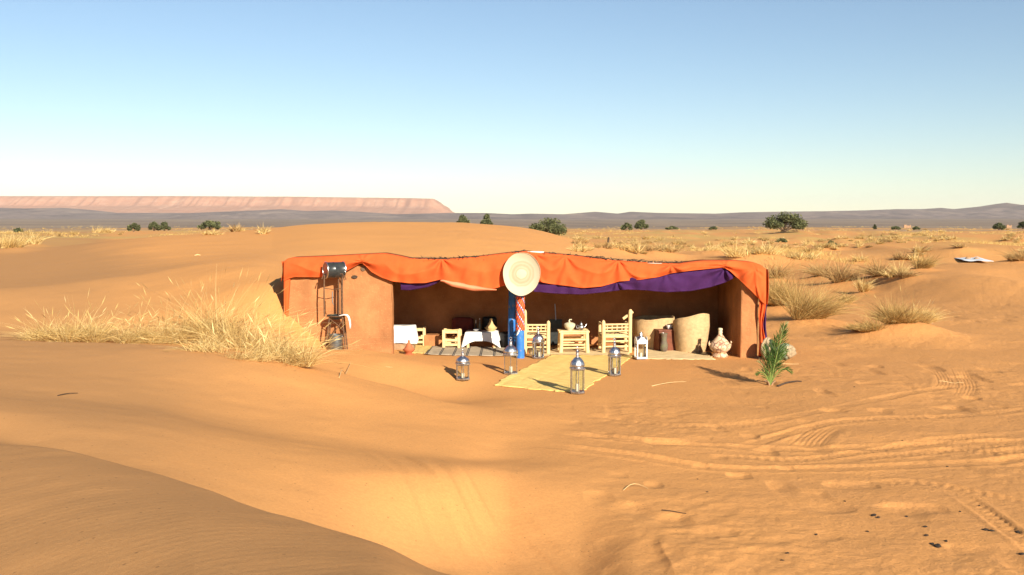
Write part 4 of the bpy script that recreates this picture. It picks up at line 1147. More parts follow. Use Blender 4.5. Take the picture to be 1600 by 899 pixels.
# ---------------------------------------------------------------- lanterns
def lantern(label, loc, H, W, rz, sides=6):
    t = thing('tin_lantern', label, 'lantern', loc, rz, 'pierced tin lanterns')
    hb = .52 * H; r = W / 2; n = sides
    def ring(rad, z): return [(rad * math.cos(2*math.pi*(k+.5)/n), rad * math.sin(2*math.pi*(k+.5)/n), z) for k in range(n)]
    base = MB().grid([ring(r * 1.0, 0), ring(r * 1.04, .012), ring(r * 1.04, .03), ring(r * .9, .04)], True)
    base.f.append(tuple(range(n - 1, -1, -1))); base.f.append(tuple(3 * n + k for k in range(n)))
    base.build('base', m_tin, t, smooth=False)
    for k in range(n):
        a = 2 * math.pi * (k + .5) / n; x, y = r * .93 * math.cos(a), r * .93 * math.sin(a)
        MB().tube([(x, y, .03), (x, y, hb)], .0065, 6).build('corner_post', m_tin, t)
        a2 = 2 * math.pi * (k + 1.5) / n; x2, y2 = r * .93 * math.cos(a2), r * .93 * math.sin(a2)
        MB().add([(x*.98, y*.98, .035), (x2*.98, y2*.98, .035), (x2*.98, y2*.98, hb), (x*.98, y*.98, hb)], [(0, 1, 2, 3)]).build('pane', m_glass, t, smooth=False)
    crown = MB().grid([ring(r * .9, hb - .01), ring(r * 1.12, hb + .004), ring(r * 1.12, hb + .03), ring(r * .86, hb + .045)], True)
    crown.f.append(tuple(range(n - 1, -1, -1)))
    crown.build('crown', m_tin, t, smooth=False)
    zt = hb + .04; hd = .22 * H
    dome = [(r * .86, zt), (r * .93, zt + hd * .12), (r * .92, zt + hd * .3), (r * .80, zt + hd * .55), (r * .55, zt + hd * .8), (r * .30, zt + hd * .97), (r * .20, zt + hd)]
    dm = MB().lathe(dome, 30, lambda a, q_, z: (q_ * math.cos(a) * (1 + .035 * math.cos(10 * a)), q_ * math.sin(a) * (1 + .035 * math.cos(10 * a)), z)).build('dome', m_tin, t)
    b = MB()
    for k in range(10):
        a = 2 * math.pi * k / 10
        b.lathe([(0, .0), (.012, .0), (.010, .006), (0, .008)], 8)
    zc = zt + hd
    ch = [(r * .20, zc - .004), (r * .22, zc + .02), (r * .19, zc + .04), (r * .19, zc + .10 * H), (r * .26, zc + .105 * H), (r * .10, zc + .13 * H), (.012, zc + .14 * H), (.008, zc + .15 * H), (0, zc + .152 * H)]
    MB().lathe(ch, 16).build('chimney', m_tin, t)
    zr = zc + .15 * H; rr_ = .034 * H
    MB().tube([(rr_ * math.sin(2*math.pi*k/14), 0, zr + rr_ - rr_ * math.cos(2*math.pi*k/14)) for k in range(15)], .0055, 6, cap=False).build('ring', m_tin, t)
    MB().lathe([(0, .03), (.032, .03), (.032, .03 + .16 * H), (.01, .034 + .16 * H), (0, .034 + .16 * H)], 14).build('candle', m_candle, t)
    return t
def put_lantern(label, px, py, top_py, wpx, rz, sink=0.0):
    g = ground_at(px, py); k = g.y / F_PX
    lantern(label, (g.x, g.y, g.z + .006 - sink), (py - top_py) * k * 1.02, wpx * k, rz)
put_lantern('tin lantern standing alone on the sand before the striped rug', 723, 594, 549, 23, R(10))
put_lantern('tin lantern at the left corner of the yellow mat, before blue posts', 798, 585, 529, 24, R(0))
put_lantern('tin lantern standing before the bamboo chair by the wrapped post', 841, 561, 514, 19, R(20))
put_lantern('nearest tin lantern at the front edge of the yellow mat', 902, 615, 544, 24, R(5))
put_lantern('tin lantern at the right edge of the yellow mat', 960, 588, 532, 20, R(15))
g = Vector(spot(1002, 563)); k = g.y / F_PX
t = thing('white_lantern', 'square white lantern with pointed tin roof beside the right chair', 'lantern', (g.x, g.y + .08, g.z + .02), R(8))
w = .098
bevel(MB().box(-w - .012, w + .012, -w - .012, w + .012, 0, .035).build('base', m_white, t, smooth=False), .004)
for a in (-1, 1):
    for f in (-1, 1):
        MB().box(a*w - .011, a*w + .011, f*w - .011, f*w + .011, .035, .31).build('corner_post', m_white, t, smooth=False)
for k in range(4):
    ca, sa = math.cos(k * math.pi / 2), math.sin(k * math.pi / 2)
    rt = lambda x, y, z: (x * ca - y * sa, x * sa + y * ca, z)
    MB().add([rt(-w + .011, -w, .036), rt(w - .011, -w, .036), rt(w - .011, -w, .309), rt(-w + .011, -w, .309)], [(0, 1, 2, 3)]).build('pane', m_glass, t, smooth=False)
    arch = [rt(-w - .014, -w - .016, .375), rt(w + .014, -w - .016, .375)] + [rt(.065 * math.cos(a), -w - .016, .375 + .08 * math.sin(a) ** .8) for a in (math.pi * i / 8 for i in range(1, 8))]
    o = MB().add(arch, [tuple([0, 1] + list(range(2, 9)))]).build('gable', m_white, t, smooth=False); solid(o, .006)
bevel(MB().box(-w - .016, w + .016, -w - .016, w + .016, .311, .372).build('frieze', m_white, t, smooth=False), .004)
MB().lathe([(.105, .372), (.09, .40), (.06, .44), (.035, .47), (.03, .50), (.036, .505), (.03, .53), (.008, .54), (.006, .55), (0, .552)], 24).build('roof', m_tin, t)
MB().lathe([(0, .036), (.03, .036), (.03, .12), (0, .122)], 12).build('candle', m_candle, t)

# ---------------------------------------------------------------- washstand by the left wall
sx_, sy_ = P(523, 545, Y0 - .36).x, Y0 - .36
sz_ = zg(sx_, sy_)
ws = thing('wash_stand', 'bent iron wash stand with tall hoops against the left mud wall', 'wash stand', (sx_, sy_, sz_))
def LZ(py, Y=None): return P(523, py, Y or sy_).z - sz_
def LX(px): return P(px, 480, sy_).x - sx_
zb_, zc_, zt_ = LZ(494), LZ(432), LZ(428)
zf = LZ(548) - .05
b_leg = .016
for (xa, xb) in ((509, 516), (541, 536), ):
    for yy in (-.13, .13):
        MB().tube([(LX(xa), yy, zf if xa > 520 else LZ(538)), (LX((xa + xb) / 2), yy * .9, (zf + zb_) / 2), (LX(xb), yy * .75, zb_ - .01)], b_leg, 8).build('leg', m_iron, ws)
MB().tube([(LX(513), -.11, LZ(530)), (LX(528), -.12, LZ(512)), (LX(538), -.11, LZ(498))], .009, 8).build('brace', m_iron, ws)
MB().tube([(LX(541), -.11, LZ(520)), (LX(530), -.12, LZ(508)), (LX(517), -.11, LZ(498))], .009, 8).build('brace', m_iron, ws)
MB().tube([(.185 * math.cos(2*math.pi*k/28) + LX(525), .16 * math.sin(2*math.pi*k/28), zb_) for k in range(29)], .011, 6, cap=False).build('ring', m_iron, ws)
for px, yy in ((508, -.10), (536, -.08), (528, .10), (532, .12)):
    hi = LX(px)
    MB().tube([(hi, yy * .9, zb_), (hi, yy, (zb_ + zt_) / 2), (hi + .004, yy * .9, LZ(440)), (hi, yy * .5, zt_)], .015, 8).build('upright', m_iron, ws)
MB().tube([(LX(508), -.09, LZ(450)), (LX(522), -.1, LZ(452)), (LX(536), -.08, LZ(450))], .008, 8).build('hook_rail', m_iron, ws)
for yy in (-.1, .1):
    MB().tube([(LX(505), yy, LZ(436)), (LX(507), yy * .8, zt_), (LX(537), yy * .8, zt_ + .004), (LX(540), yy, LZ(438))], .011, 8).build('cradle', m_iron, ws)
MB().tube([(LX(521), -.11, LZ(455)), (LX(521), -.115, LZ(472)), (LX(523), -.11, LZ(476))], [.012, .014, .006], 8).build('hook', m_rim, ws)
b = MB().lathe([(0, -.075), (.07, -.075), (.12, -.055), (.165, -.005), (.182, .016), (.190, .018), (.186, .024), (.16, .0), (.11, -.045), (0, -.062)], 34)
o = b.build('wash_basin', m_dark_tin); o.location = (sx_ + LX(525), sy_, sz_ + zb_ + .002); o.scale = (1, .86, 1); tag(o, 'dark shallow basin resting in the ring of the iron wash stand', 'basin')
# water drum lying on top, its round end towards the left
wd = thing('water_drum', 'dark metal water drum lying on top of the iron wash stand', 'drum', (sx_ + LX(523), sy_, sz_ + LZ(422)), R(30))
b = MB(); L2 = .185; DR = 1.22
for nm, prof, m in (('shell', [(.13, -L2), (.136, -L2 + .012), (.132, -L2 + .03), (.132, -.03), (.136, -.02), (.132, -.01), (.132, L2 - .03), (.136, L2 - .012), (.13, L2)], m_dark_tin), ('end_disc', [(0, -L2 + .012), (.125, -L2 + .012), (.128, -L2 - .002)], m_galv), ('end_disc', [(.128, L2 + .002), (.125, L2 - .012), (0, L2 - .012)], m_galv)):
    o = MB().lathe([(r_ * DR, z_) for r_, z_ in prof], 40).build(nm, m, wd); o.rotation_euler = (0, R(90), 0)
for s_ in (-1, 1):
    o = MB().tube([(.136 * DR * math.cos(2*math.pi*k/36), .136 * DR * math.sin(2*math.pi*k/36), s_ * L2) for k in range(37)], .011, 8, cap=False).build('rim', m_rim, wd); o.rotation_euler = (0, R(90), 0)
MB().tube([(.17, -.13, -.01), (.17, -.17, -.02), (.17, -.175, -.045)], [.012, .010, .008], 8).build('tap', m_rim, wd)
# towel
rows = []
prof = [(-.10, .0), (-.05, .012), (0, .016), (.05, .010), (.085, -.03), (.105, -.10), (.115, -.19), (.11, -.26)]
for j, (dx, dz) in enumerate(prof):
    wv_ = 1.05 - .45 * max(0, (j - 4) / 4) if j > 4 else 1
    rows.append([(LX(541) + dx - .02, -.09 + (k / 8 - .5) * .17 * wv_ + .012 * math.sin(k * 1.9 + j), zb_ + .016 + dz + .006 * math.sin(k * 2.1)) for k in range(9)])
o = solid(MB().grid(rows).build('towel', m_white, angle=0), .012); o.location = (sx_, sy_, sz_); tag(o, 'white towel hanging over the right side of the wash stand', 'towel')
bu = P(523, 540, sy_ - .05); bz = zg(bu.x, sy_ - .05)
zb2 = P(523, 545, sy_).z
bk_ = thing('metal_bucket', 'grey galvanised bucket standing beneath the iron wash stand', 'bucket', (bu.x + .02, sy_ - .03, min(bz, zb2)))
MB().lathe([(0, .0), (.118, .0), (.122, .008), (.14, .25), (.142, .39), (.148, .395), (.148, .41), (.138, .41), (.134, .25), (.115, .03), (0, .02)], 36).build('body', m_galv, bk_)
MB().tube([(.145 * math.cos(math.pi * k / 14), -.02 - .05 * math.sin(math.pi * k / 14), .40 - .08 * math.sin(math.pi * k / 14)) for k in range(15)], .005, 6).build('handle', m_rim, bk_)
for z in (.12, .30):
    MB().lathe([(.128 + (z * .03), z - .006), (.136 + z * .03, z), (.128 + z * .03, z + .006)], 36).build('hoop', m_galv, bk_)
# ================================================================ grasses
def grass_mat(name, c0, c1, c2):
    m = mat(name, c1, .8, spec=.1)
    q = NT(m)
    rnd_ = q.n('ShaderNodeNewGeometry').outputs['Random Per Island']
    col_ = q.ramp(rnd_, [(0, c0), (.45, c1), (1, c2)])
    q.t.links.new(col_, q.b.inputs['Base Color'])
    tr = q.n('ShaderNodeBsdfTranslucent', Color=col_); mx = q.n('ShaderNodeMixShader', _0=.33)
    q.t.links.new(q.b.outputs[0], mx.inputs[1]); q.t.links.new(tr.outputs[0], mx.inputs[2])
    q.t.links.new(mx.outputs[0], q.t.nodes['Material Output'].inputs['Surface'])
    return m
GM = {'straw': grass_mat('straw_grass', (.34, .21, .08), (.68, .48, .18), (.88, .70, .34)),
      'olive': grass_mat('olive_grass', (.25, .155, .055), (.47, .31, .11), (.74, .53, .21)),
      'brown': grass_mat('brown_grass', (.24, .145, .06), (.44, .28, .115), (.68, .47, .20))}
def blades(rnd, n, R_, H, lean, width, spread=.55, droop=.35, plume=.0, wild=.22, cores=1):
    """n curved blades rising from a few roots within radius R_ to about H"""
    b = MB()
    roots = []
    for c in range(cores):
        a = rnd.uniform(0, 2 * math.pi); q = math.sqrt(rnd.random()) * R_ * (.8 if cores > 1 else 0)
        roots.append((q * math.cos(a), q * math.sin(a) * .7, rnd.gauss(lean, .3) if cores > 1 else lean, rnd.uniform(.6, 1.1) if cores > 1 else 1, rnd.uniform(0, 6.28)))
    rr = R_ * (.42 if cores > 1 else 1)
    for i in range(n):
        rx, ry, ln, hs, ph = rnd.choice(roots)
        a = rnd.uniform(0, 2 * math.pi); q = math.sqrt(rnd.random()) * rr
        p = Vector((rx + q * math.cos(a), ry + q * math.sin(a) * .8, -.03))
        out = Vector((math.cos(a), math.sin(a), 0)) * (spread * (.25 + .75 * q / rr) * rnd.uniform(.3, 1.25))
        d = (Vector((ln + rnd.gauss(0, wild), rnd.gauss(0, wild), 1)) + out).normalized()
        L = H * hs * min(1.1, .45 + rnd.expovariate(3.6)) * (.55 + .45 * d.z)
        side = d.cross(Vector((rnd.gauss(0, 1), rnd.gauss(0, 1), .2))).normalized()
        w = width * rnd.uniform(.6, 1.3)
        bend = Vector((out.x + ln * .7 + rnd.gauss(0, wild), out.y + rnd.gauss(0, wild), -.35)) * (droop * rnd.uniform(.1, 1.9))
        o = len(b.v); N = 5
        for k in range(N + 1):
            t = k / N
            c = p + d * (L * t) + bend * (L * t * t * .8)
            ww = w * (1 - .85 * t ** 1.5)
            b.v.append(tuple(c - side * ww / 2)); b.v.append(tuple(c + side * ww / 2))
        for k in range(N):
            b.f.append((o + 2*k, o + 2*k + 1, o + 2*k + 3, o + 2*k + 2))
        if plume and L > H * .8 and rnd.random() < plume:
            e = p + d * L + bend * (L * .8)
            o = len(b.v); pd = (d + bend * .8).normalized(); pl = rnd.uniform(.12, .22); s2 = side * .009
            b.v += [tuple(e - pd * .04), tuple(e + pd * pl * .35 + s2), tuple(e + pd * pl), tuple(e + pd * pl * .35 - s2)]
            b.f.append((o, o + 1, o + 2, o + 3))
    return b
for i, (x, y, h, w, kind, lean, lab) in enumerate(TUFTS):
    rnd = random.Random(200 + i)
    near = y < 19
    n = (860 if h > .5 else 480) if near else (1500 if y < 32 else 560 if y < 60 else 200)
    wd_ = (.0068 if near else .010) if y < 32 else .0005 * y
    b = blades(rnd, n, w * (.9 if near else .72), h * (1.28 if near else 1.25), lean, wd_, 1.0 if kind != 'straw' else .55, 1.05 if near else .5, .35 if near else .05, .42 if near else .3, (5 if near else 4) if h > .2 else 2)
    o = b.build('grass_tussock', GM[kind], smooth=False)
    o.location = (x, y, zg(x, y))
    o.rotation_euler = (0, 0, 0)
    tag(o, lab, 'grass', 'dry grass on the near dune' if i < 13 else 'tussocks on the plain')
# tufts scattered over the plain, too alike to be told apart
rnd = random.Random(77)
proto = {}
for kind in GM:
    for v in range(3):
        proto[kind, v] = blades(random.Random(900 + v), 150, .38, .62, 0, .035, .6, .45, 0, .3, 2).mesh('grass_tuft', GM[kind], False)
spots = []
while len(spots) < 210:
    py = 352.5 + 54 * rnd.random() ** 1.7
    left = rnd.random() < .22
    px = rnd.uniform(0, 420) if left else rnd.uniform(890, 1610)
    if left and py > 375 - .02 * px: continue
    if not left and (py > 398 and px < 1200): continue
    if not left and py > 385 and 1440 < px < 1580: continue
    if float(vnoise(px / 90, py / 9, 33)) < .0: continue
    g = ground_at(px, py)
    if g.y > 420: continue
    spots.append(g)
for g in sorted(spots, key=lambda v: v.y):
    kind = rnd.choice(['straw', 'straw', 'straw', 'olive', 'brown'])
    o = link('grass_tuft', proto[kind, rnd.randrange(3)])
    sc = rnd.uniform(.55, 1.25) * (1 + min(g.y, 300) / 400)
    o.location = g; o.scale = (sc * rnd.uniform(.9, 1.8), sc, sc * rnd.uniform(.6, .95)); o.rotation_euler = (0, 0, rnd.uniform(0, 6.28))
    lab = {'straw': 'small golden grass tuft scattered on the far sandy plain', 'olive': 'small greenish grass tuft scattered on the far sandy plain', 'brown': 'small brown grass tuft scattered on the far sandy plain'}[kind]
    tag(o, lab, 'grass', {'straw': 'golden tufts on the far plain', 'olive': 'greenish tufts on the far plain', 'brown': 'brown tufts on the far plain'}[kind])
# the thin golden grass that covers the plain like a haze
b = MB()
cnt = 0
cand = []
for i in range(15000):
    py = 352.6 + 60 * rnd.random() ** 1.5; px = rnd.uniform(-150, 1750)
    cand.append((px, py))
Yc_, Xc_ = [], []
for px, py in cand:
    u, v = (px - CX) / F_PX, (py - CY) / F_PX
    Yv = min((CAM_Z - .2) / slope(py), 800.0) * rnd.uniform(.93, 1.07); Yc_.append(Yv); Xc_.append(u * Yv)
Xc_, Yc_ = np.array(Xc_), np.array(Yc_); Zc_ = height(Xc_, Yc_)
den = vnoise(Xc_ / 9, Yc_ / 16, 35) + .6 * vnoise(Xc_ / 30, Yc_ / 60, 36)
for (px, py), x, y, z, d_ in zip(cand, Xc_, Yc_, Zc_, den):
    if d_ < .42 or y < 34: continue
    if 300 < px < 880 and y < 95: continue
    if 250 < px < 900 and z > 1.0: continue
    if px < 300 and y < 80: continue
    if y < 100 and 1440 < px < 1600: continue
    s_ = .0007 * y
    for k in range(9):
        xx, yy = x + rnd.gauss(0, .35), y + rnd.gauss(0, .5); hgt = rnd.uniform(.12, .38)
        dx, dy = rnd.gauss(0, .18), rnd.gauss(0, .18)
        b.add([(xx - s_ / 2, yy, z - .05), (xx + s_ / 2, yy, z - .05), (xx + dx, yy + dy, z + hgt)], [(0, 1, 2)])
o = b.build('dry_grass', grass_mat('thin_grass', (.36, .22, .075), (.50, .33, .11), (.62, .44, .17)), smooth=False)
tag(o, 'thin golden dry grass covering the far plain', 'grass', kind='stuff')

# ================================================================ bushes and far trees
m_bark = mat('bark', (.10, .065, .04), .9, var=.3, scale=6)
def leaf_mat(name, c0, c1, c2):
    m = grass_mat(name, c0, c1, c2); return m
m_leafA = leaf_mat('grey_green_leaves', (.06, .07, .03), (.13, .14, .06), (.22, .225, .10))
m_leafB = leaf_mat('dark_green_leaves', (.055, .065, .03), (.115, .125, .055), (.20, .205, .095))
def bush(name, label, cat, px, base_py, top_py, wpx, m, seed, lobes=9, Y=None, n=2600, group='bushes and small trees on the plain'):
    rnd = random.Random(seed)
    if Y is None:
        g = ground_at(px, base_py)
    else:
        u_ = (px - CX) / F_PX / (math.cos(TH) - (base_py - CY) / F_PX * math.sin(TH))
        Ys = np.linspace(78, 430, 700); hs_ = height(Ys * u_, Ys, False) - (CAM_Z - slope(base_py) * Ys)
        Y = float(Ys[np.argmin(abs(hs_) / Ys * F_PX + abs(np.log(Ys / Y)) * 1.2)])
        g = Vector((Y * u_, Y, zg(Y * u_, Y)))
    k = g.y / F_PX; H = max((base_py - top_py) * k, P(px, top_py, g.y).z - g.z); W = wpx * k
    t = thing(name, label, cat, (g.x, g.y, g.z - .05), 0, group)
    b = MB(); cs = []
    for i in range(lobes):
        a = rnd.uniform(0, 2 * math.pi); q = math.sqrt(rnd.random()) * .36
        zc = H * rnd.uniform(.38, .80) * (1 - .55 * (q / .36) ** 2)
        c = Vector((W * q * math.cos(a), W * q * math.sin(a) * .8, zc + H * .05)); cs.append((c, rnd.uniform(.15, .24)))
    cs.append((Vector((0, 0, H * .72)), .2)); cs.append((Vector((-W * .3, 0, H * .3)), .18)); cs.append((Vector((W * .3, 0, H * .3)), .18))
    for c, r in cs:
        b.tube([(rnd.uniform(-.04, .04) * W, 0, 0), tuple(c * .5 + Vector((0, 0, H * .02))), tuple(c)], [.022 * H, .015 * H, .006 * H], 6)
    b.build('trunk', m_bark, t)
    b = MB()
    ls = max(.0011 * g.y, .07 * H / 2.6)
    for i in range(n):
        c, r = rnd.choice(cs)
        d = Vector((rnd.gauss(0, 1), rnd.gauss(0, 1), rnd.gauss(0, 1))).normalized() * (rnd.random() ** .4)
        p = c + Vector((d.x * r * W * .95, d.y * r * W * .9, d.z * r * H * 1.05))
        if p.z < .02 * H: p.z = rnd.uniform(.02, .12) * H
        u = Vector((rnd.gauss(0, 1), rnd.gauss(0, 1), rnd.gauss(0, .8))).normalized(); v = u.cross(Vector((rnd.gauss(0, 1), rnd.gauss(0, 1), rnd.gauss(0, 1)))).normalized()
        s_ = ls * rnd.uniform(.6, 1.4)
        b.add([p - u * s_, p + v * s_ * .45, p + u * s_, p - v * s_ * .45], [(0, 1, 2, 3)])
    b.build('crown', m, t, smooth=False)
    return t
bush('round_bush', 'lone round bush, left of the pair on the left plain', 'bush', 209, 362, 348, 22, m_leafB, 1, 6, Y=150, n=1300)
bush('round_bush', 'left bush of the close pair on the left plain', 'bush', 241, 361, 345, 20, m_leafB, 2, 6, Y=152, n=1200)
bush('round_bush', 'right bush of the close pair on the left plain', 'bush', 257, 361, 346.5, 22, m_leafB, 3, 6, Y=150, n=1200)
bush('round_bush', 'bush with a pointed top behind the crest, right of the pair', 'bush', 327, 359.5, 343.5, 40, m_leafA, 4, 9, Y=165, n=1700)
bush('round_bush', 'smallest dark bush near the left edge of the plain', 'bush', 29, 363, 356, 16, m_leafB, 5, 5, Y=160, n=700)
bush('small_tree', 'left small tree behind the top of the big dune', 'tree', 722, 350, 333, 25, m_leafA, 6, 8, Y=210, n=1600)
bush('small_tree', 'right, taller small tree behind the top of the big dune', 'tree', 760, 354, 332, 22, m_leafA, 7, 9, Y=180, n=1700)
bush('spreading_tree', 'broad dark tree with spreading crown right of the big dune', 'tree', 855, 371.5, 337.5, 68, m_leafA, 8, 16, Y=105, n=4200)
bush('round_bush', 'left one of two bushes above the right half of the roof', 'bush', 979, 361, 347, 20, m_leafA, 9, 6, Y=160, n=1100)
bush('round_bush', 'right one of two bushes above the right half of the roof', 'bush', 1002, 359, 342.5, 23, m_leafA, 10, 7, Y=170, n=1300)
bush('spreading_tree', 'large feathery tree on the plain behind the right end of the hut', 'tree', 1226, 362, 328, 66, m_leafA, 11, 15, Y=125, n=4000)
bush('round_bush', 'dark bush far right on the plain before the hills', 'bush', 1561, 359.5, 347, 21, m_leafB, 12, 6, Y=190, n=1000)
bush('round_bush', 'bush cut by the right edge of the photo', 'bush', 1598, 358, 345, 18, m_leafB, 13, 6, Y=195, n=900)
bush('round_bush', 'low greenish bush below the feathery tree', 'bush', 1221, 379, 372, 20, m_leafA, 14, 6, n=700)
bush('round_bush', 'low green bush in the grass right of the feathery tree', 'bush', 1298, 385, 376, 20, m_leafA, 15, 6, n=700)
bush('round_bush', 'tiny bush on the skyline of the plain right of the feathery tree', 'bush', 1367, 356, 350, 5, m_leafB, 16, 3, Y=260, n=250)
bush('round_bush', 'low bush left of a pale ruin on the far plain', 'bush', 1400, 359, 353.5, 15, m_leafA, 17, 4, Y=230, n=450)
bush('round_bush', 'low bush right of a pale ruin on the far plain', 'bush', 1432, 358.5, 353.5, 12, m_leafA, 18, 4, Y=235, n=400)
bush('round_bush', 'faint low bush on the far plain above the purple drape', 'bush', 1050, 359, 353, 22, m_leafA, 19, 5, Y=230, n=500)
bush('round_bush', 'faint low bush on the far plain left of the feathery tree', 'bush', 1114, 359, 354, 14, m_leafA, 20, 4, Y=235, n=400)
bush('round_bush', 'tiny bush at the dune foot on the left horizon', 'bush', 471, 361, 354, 10, m_leafB, 21, 4, Y=185, n=300)
# low ruins far off
m_ruin = mat('bleached_mud', (.36, .22, .13), .95, var=.2)
for (px, wpx, hpx, lab) in ((1418, 11, 4, 'pale mud ruin between two low bushes on the far plain'), (1577, 8, 4, 'pale mud ruin beside the dark bush at far right')):
    p = P(px, 355.5, 330); k = 330 / F_PX
    t = thing('mud_ruin', lab, 'ruin', (p.x, p.y, p.z - .2)); w_, h_ = wpx * k, hpx * k
    for (a, c_, hh_) in ((-.5, -.1, 1), (-.1, .3, .7), (.3, .5, .9)):
        bevel(MB().box(a * w_, c_ * w_ - .01, 0, .4, 0, h_ * hh_ + .2).build('wall', m_ruin, t, smooth=False), .05)

# ================================================================ young palm, bundles
m_palm = grass_mat('palm_leaf', (.022, .052, .010), (.052, .105, .02), (.13, .19, .05))
m_palm_dry = grass_mat('dry_palm_leaf', (.16, .15, .06), (.30, .28, .12), (.45, .40, .2))
m_rachis = mat('palm_rib', (.17, .22, .05), .6)
pg = spot(1203, 601)
palm = thing('young_palm', 'young green date palm shoot beside the right end of the hut', 'palm', (pg[0], pg[1], pg[2]))
rnd = random.Random(4)
def frond(tip, L, n, m, ll, arch=.1, base=(0, 0, 0), bare=.18):
    tip, base = Vector(tip), Vector(base)
    pts = []
    side0 = Vector((0, 0, 1)).cross(tip - base)
    for k in range(13):
        t = k / 12
        pts.append(base.lerp(tip, t) + Vector((0, 0, arch * math.sin(math.pi * t))))
    o = MB().tube(pts, [.013 * (1 - .8 * k / 12) for k in range(13)], 6).build('frond', m_rachis, palm)
    b = MB()
    for i in range(n):
        t = bare + (1 - bare) * i / (n - 1); j = min(11, int(t * 12)); c = pts[j].lerp(pts[j + 1], t * 12 - j)
        d = (pts[j + 1] - pts[j]).normalized()
        sd = d.cross(Vector((.2, -1, .25))).normalized() * (1 if i % 2 else -1)
        l = ll * (math.sin(math.pi * min(1, .25 + .75 * t)) * .75 + .35) * rnd.uniform(.8, 1.15)
        dr = (d * rnd.uniform(.7, 1.3) + sd * rnd.uniform(.25, .8) + Vector((0, rnd.uniform(-.45, .35), 0))).normalized()
        nn = dr.cross(d).normalized().cross(dr).normalized(); w = .006
        e = c + dr * l + Vector((0, 0, -.06 * l)); mid = c + dr * l * .45
        b.add([c, mid + nn * w, e, mid - nn * w], [(0, 1, 2, 3)])
    b.build('leaflets', m, o, smooth=False)
frond((.22, -.02, 1.02), 1.05, 110, m_palm, .30, .03)
frond((.10, .05, .82), .8, 80, m_palm, .27, .03)
frond((-.16, .1, .42), .5, 30, m_palm_dry, .16, .08)
frond((-.24, -.02, .20), .4, 30, m_palm, .12, .12)
frond((.36, -.05, .24), .5, 40, m_palm, .14, .16)
frond((.30, .08, .62), .7, 50, m_palm, .18, .10)
frond((-.10, .05, .70), .7, 46, m_palm, .18, .06)
frond((.02, .0, .60), .6, 60, m_palm, .22, .02)
frond((.27, .0, 1.10), .7, 34, m_palm_dry, .14, .02, base=(.16, 0, .72), bare=.3)
bush_ = MB()
for i in range(9):
    a = rnd.uniform(0, 6.28)
    bush_.tube([(.02 * math.cos(a), .02 * math.sin(a), -.03), (.05 * math.cos(a), .05 * math.sin(a), .05), (.10 * math.cos(a), .08 * math.sin(a), .09)], [.02, .016, .006], 6)
bush_.build('stub', m_wood2, palm)
def bundle(label, px, py, w, h, m1, m2, seed, name, cat):
    p = P(px, py, Y0 - .35); zb_ = zg(p.x, p.y)
    t = thing(name, label, cat, (p.x, p.y, zb_))
    rnd = random.Random(seed)
    zc = h * .5
    for s_, m in ((1.0, m1), (.8, m2)):
        rows = []
        for j in range(15):
            a = math.pi * (j / 14 - .5); row = []
            for i in range(36):
                tt = 2 * math.pi * i / 36
                k = 1 + .16 * math.sin(5 * tt + seed + 2 * a) + .1 * math.sin(9 * tt - 3 * a + seed)
                row.append(((w / 2 * math.cos(a) * math.cos(tt)) * k * s_ + (1 - s_) * w * .9, w * .34 * math.cos(a) * math.sin(tt) * k * s_ - (1 - s_) * .2, zc + h / 2 * math.sin(a) * (1 + .06 * math.sin(4 * tt)) * s_ + (1 - s_) * h * .1))
            rows.append(row)
        MB().grid(rows, True).build('fold', m, t, angle=0)
    return t
m_cream = mat('cream_canvas', (.36, .27, .165), .9, var=.45, scale=12)
m_print = mat('white_green_print', (.27, .28, .20), .9, var2=(.04, .07, .03), var=.2, scale=22)
m_dgreen = mat('dark_green_canvas', (.03, .045, .025), .8, var=.3)
bundle('cream canvas bundle between the hut corner and the palm shoot', 1199, 552, .26, .46, m_cream, m_dgreen, 2, 'canvas_bundle', 'bundle')
bundle('white and green printed bundle just right of the palm shoot', 1226, 553, .36, .34, m_print, m_cream, 5, 'cloth_bundle', 'bundle')

# ================================================================ odds and ends on the sand
m_drystalk = mat('dry_stalk', (.62, .43, .20), .8, var=.2)
m_sheet = mat('blue_grey_sheet', (.60, .64, .68), .6, var=.15, scale=2)
sg = ground_at(1517, 408)
t = thing('plastic_sheet', 'pale blue sheet lying on the sand at the far right', 'sheet', (sg.x, sg.y, sg.z + .02)); k = sg.y / F_PX
rows = []
cs = [(-27, -.9), (12, -1.3), (27, 1.0), (-6, 1.6)]
for j in range(13):
    v = j / 12; row = []
    for i in range(17):
        u = i / 16
        x = (cs[0][0]*(1-u)*(1-v) + cs[1][0]*u*(1-v) + cs[2][0]*u*v + cs[3][0]*(1-u)*v) * k
        y = cs[0][1]*(1-u)*(1-v) + cs[1][1]*u*(1-v) + cs[2][1]*u*v + cs[3][1]*(1-u)*v
        row.append((x, y * 1.6, .06 + .10 * v + .05 * float(vnoise(u * 4, v * 4, 3))))
    rows.append(row)
solid(MB().grid(rows).build('sheet', m_sheet, t, angle=0), .02)
for (x, y) in ((-.15, .1), (.25, -.3)):
    b = MB().lathe([(0, .0), (.12, .0), (.15, .06), (.10, .13), (0, .15)], 9); o = b.build('stone', m_wood2, t, angle=0); o.location = (x, y, .09); o.scale = (1.3, .9, 1)
for (px, py, tx, ty, dx, lab) in ((950, 385, 951, 371, .0, 'short dark post leaning in the grass behind the hut roof'), ):
    g = ground_at(px, py); k = g.y / F_PX
    t = thing('fence_post', lab, 'post', g)
    MB().tube([(0, 0, -.2), (.02, 0, (py - ty) * k * .5), (.05, 0, (py - ty) * k)], [.13, .12, .10], 8).build('stake', m_stick, t)
    MB().tube([(.05, 0, (py - ty) * k * .2), (.05, .1, (py - ty) * k * .9)], .05, 6).build('splint', m_wood2, t)
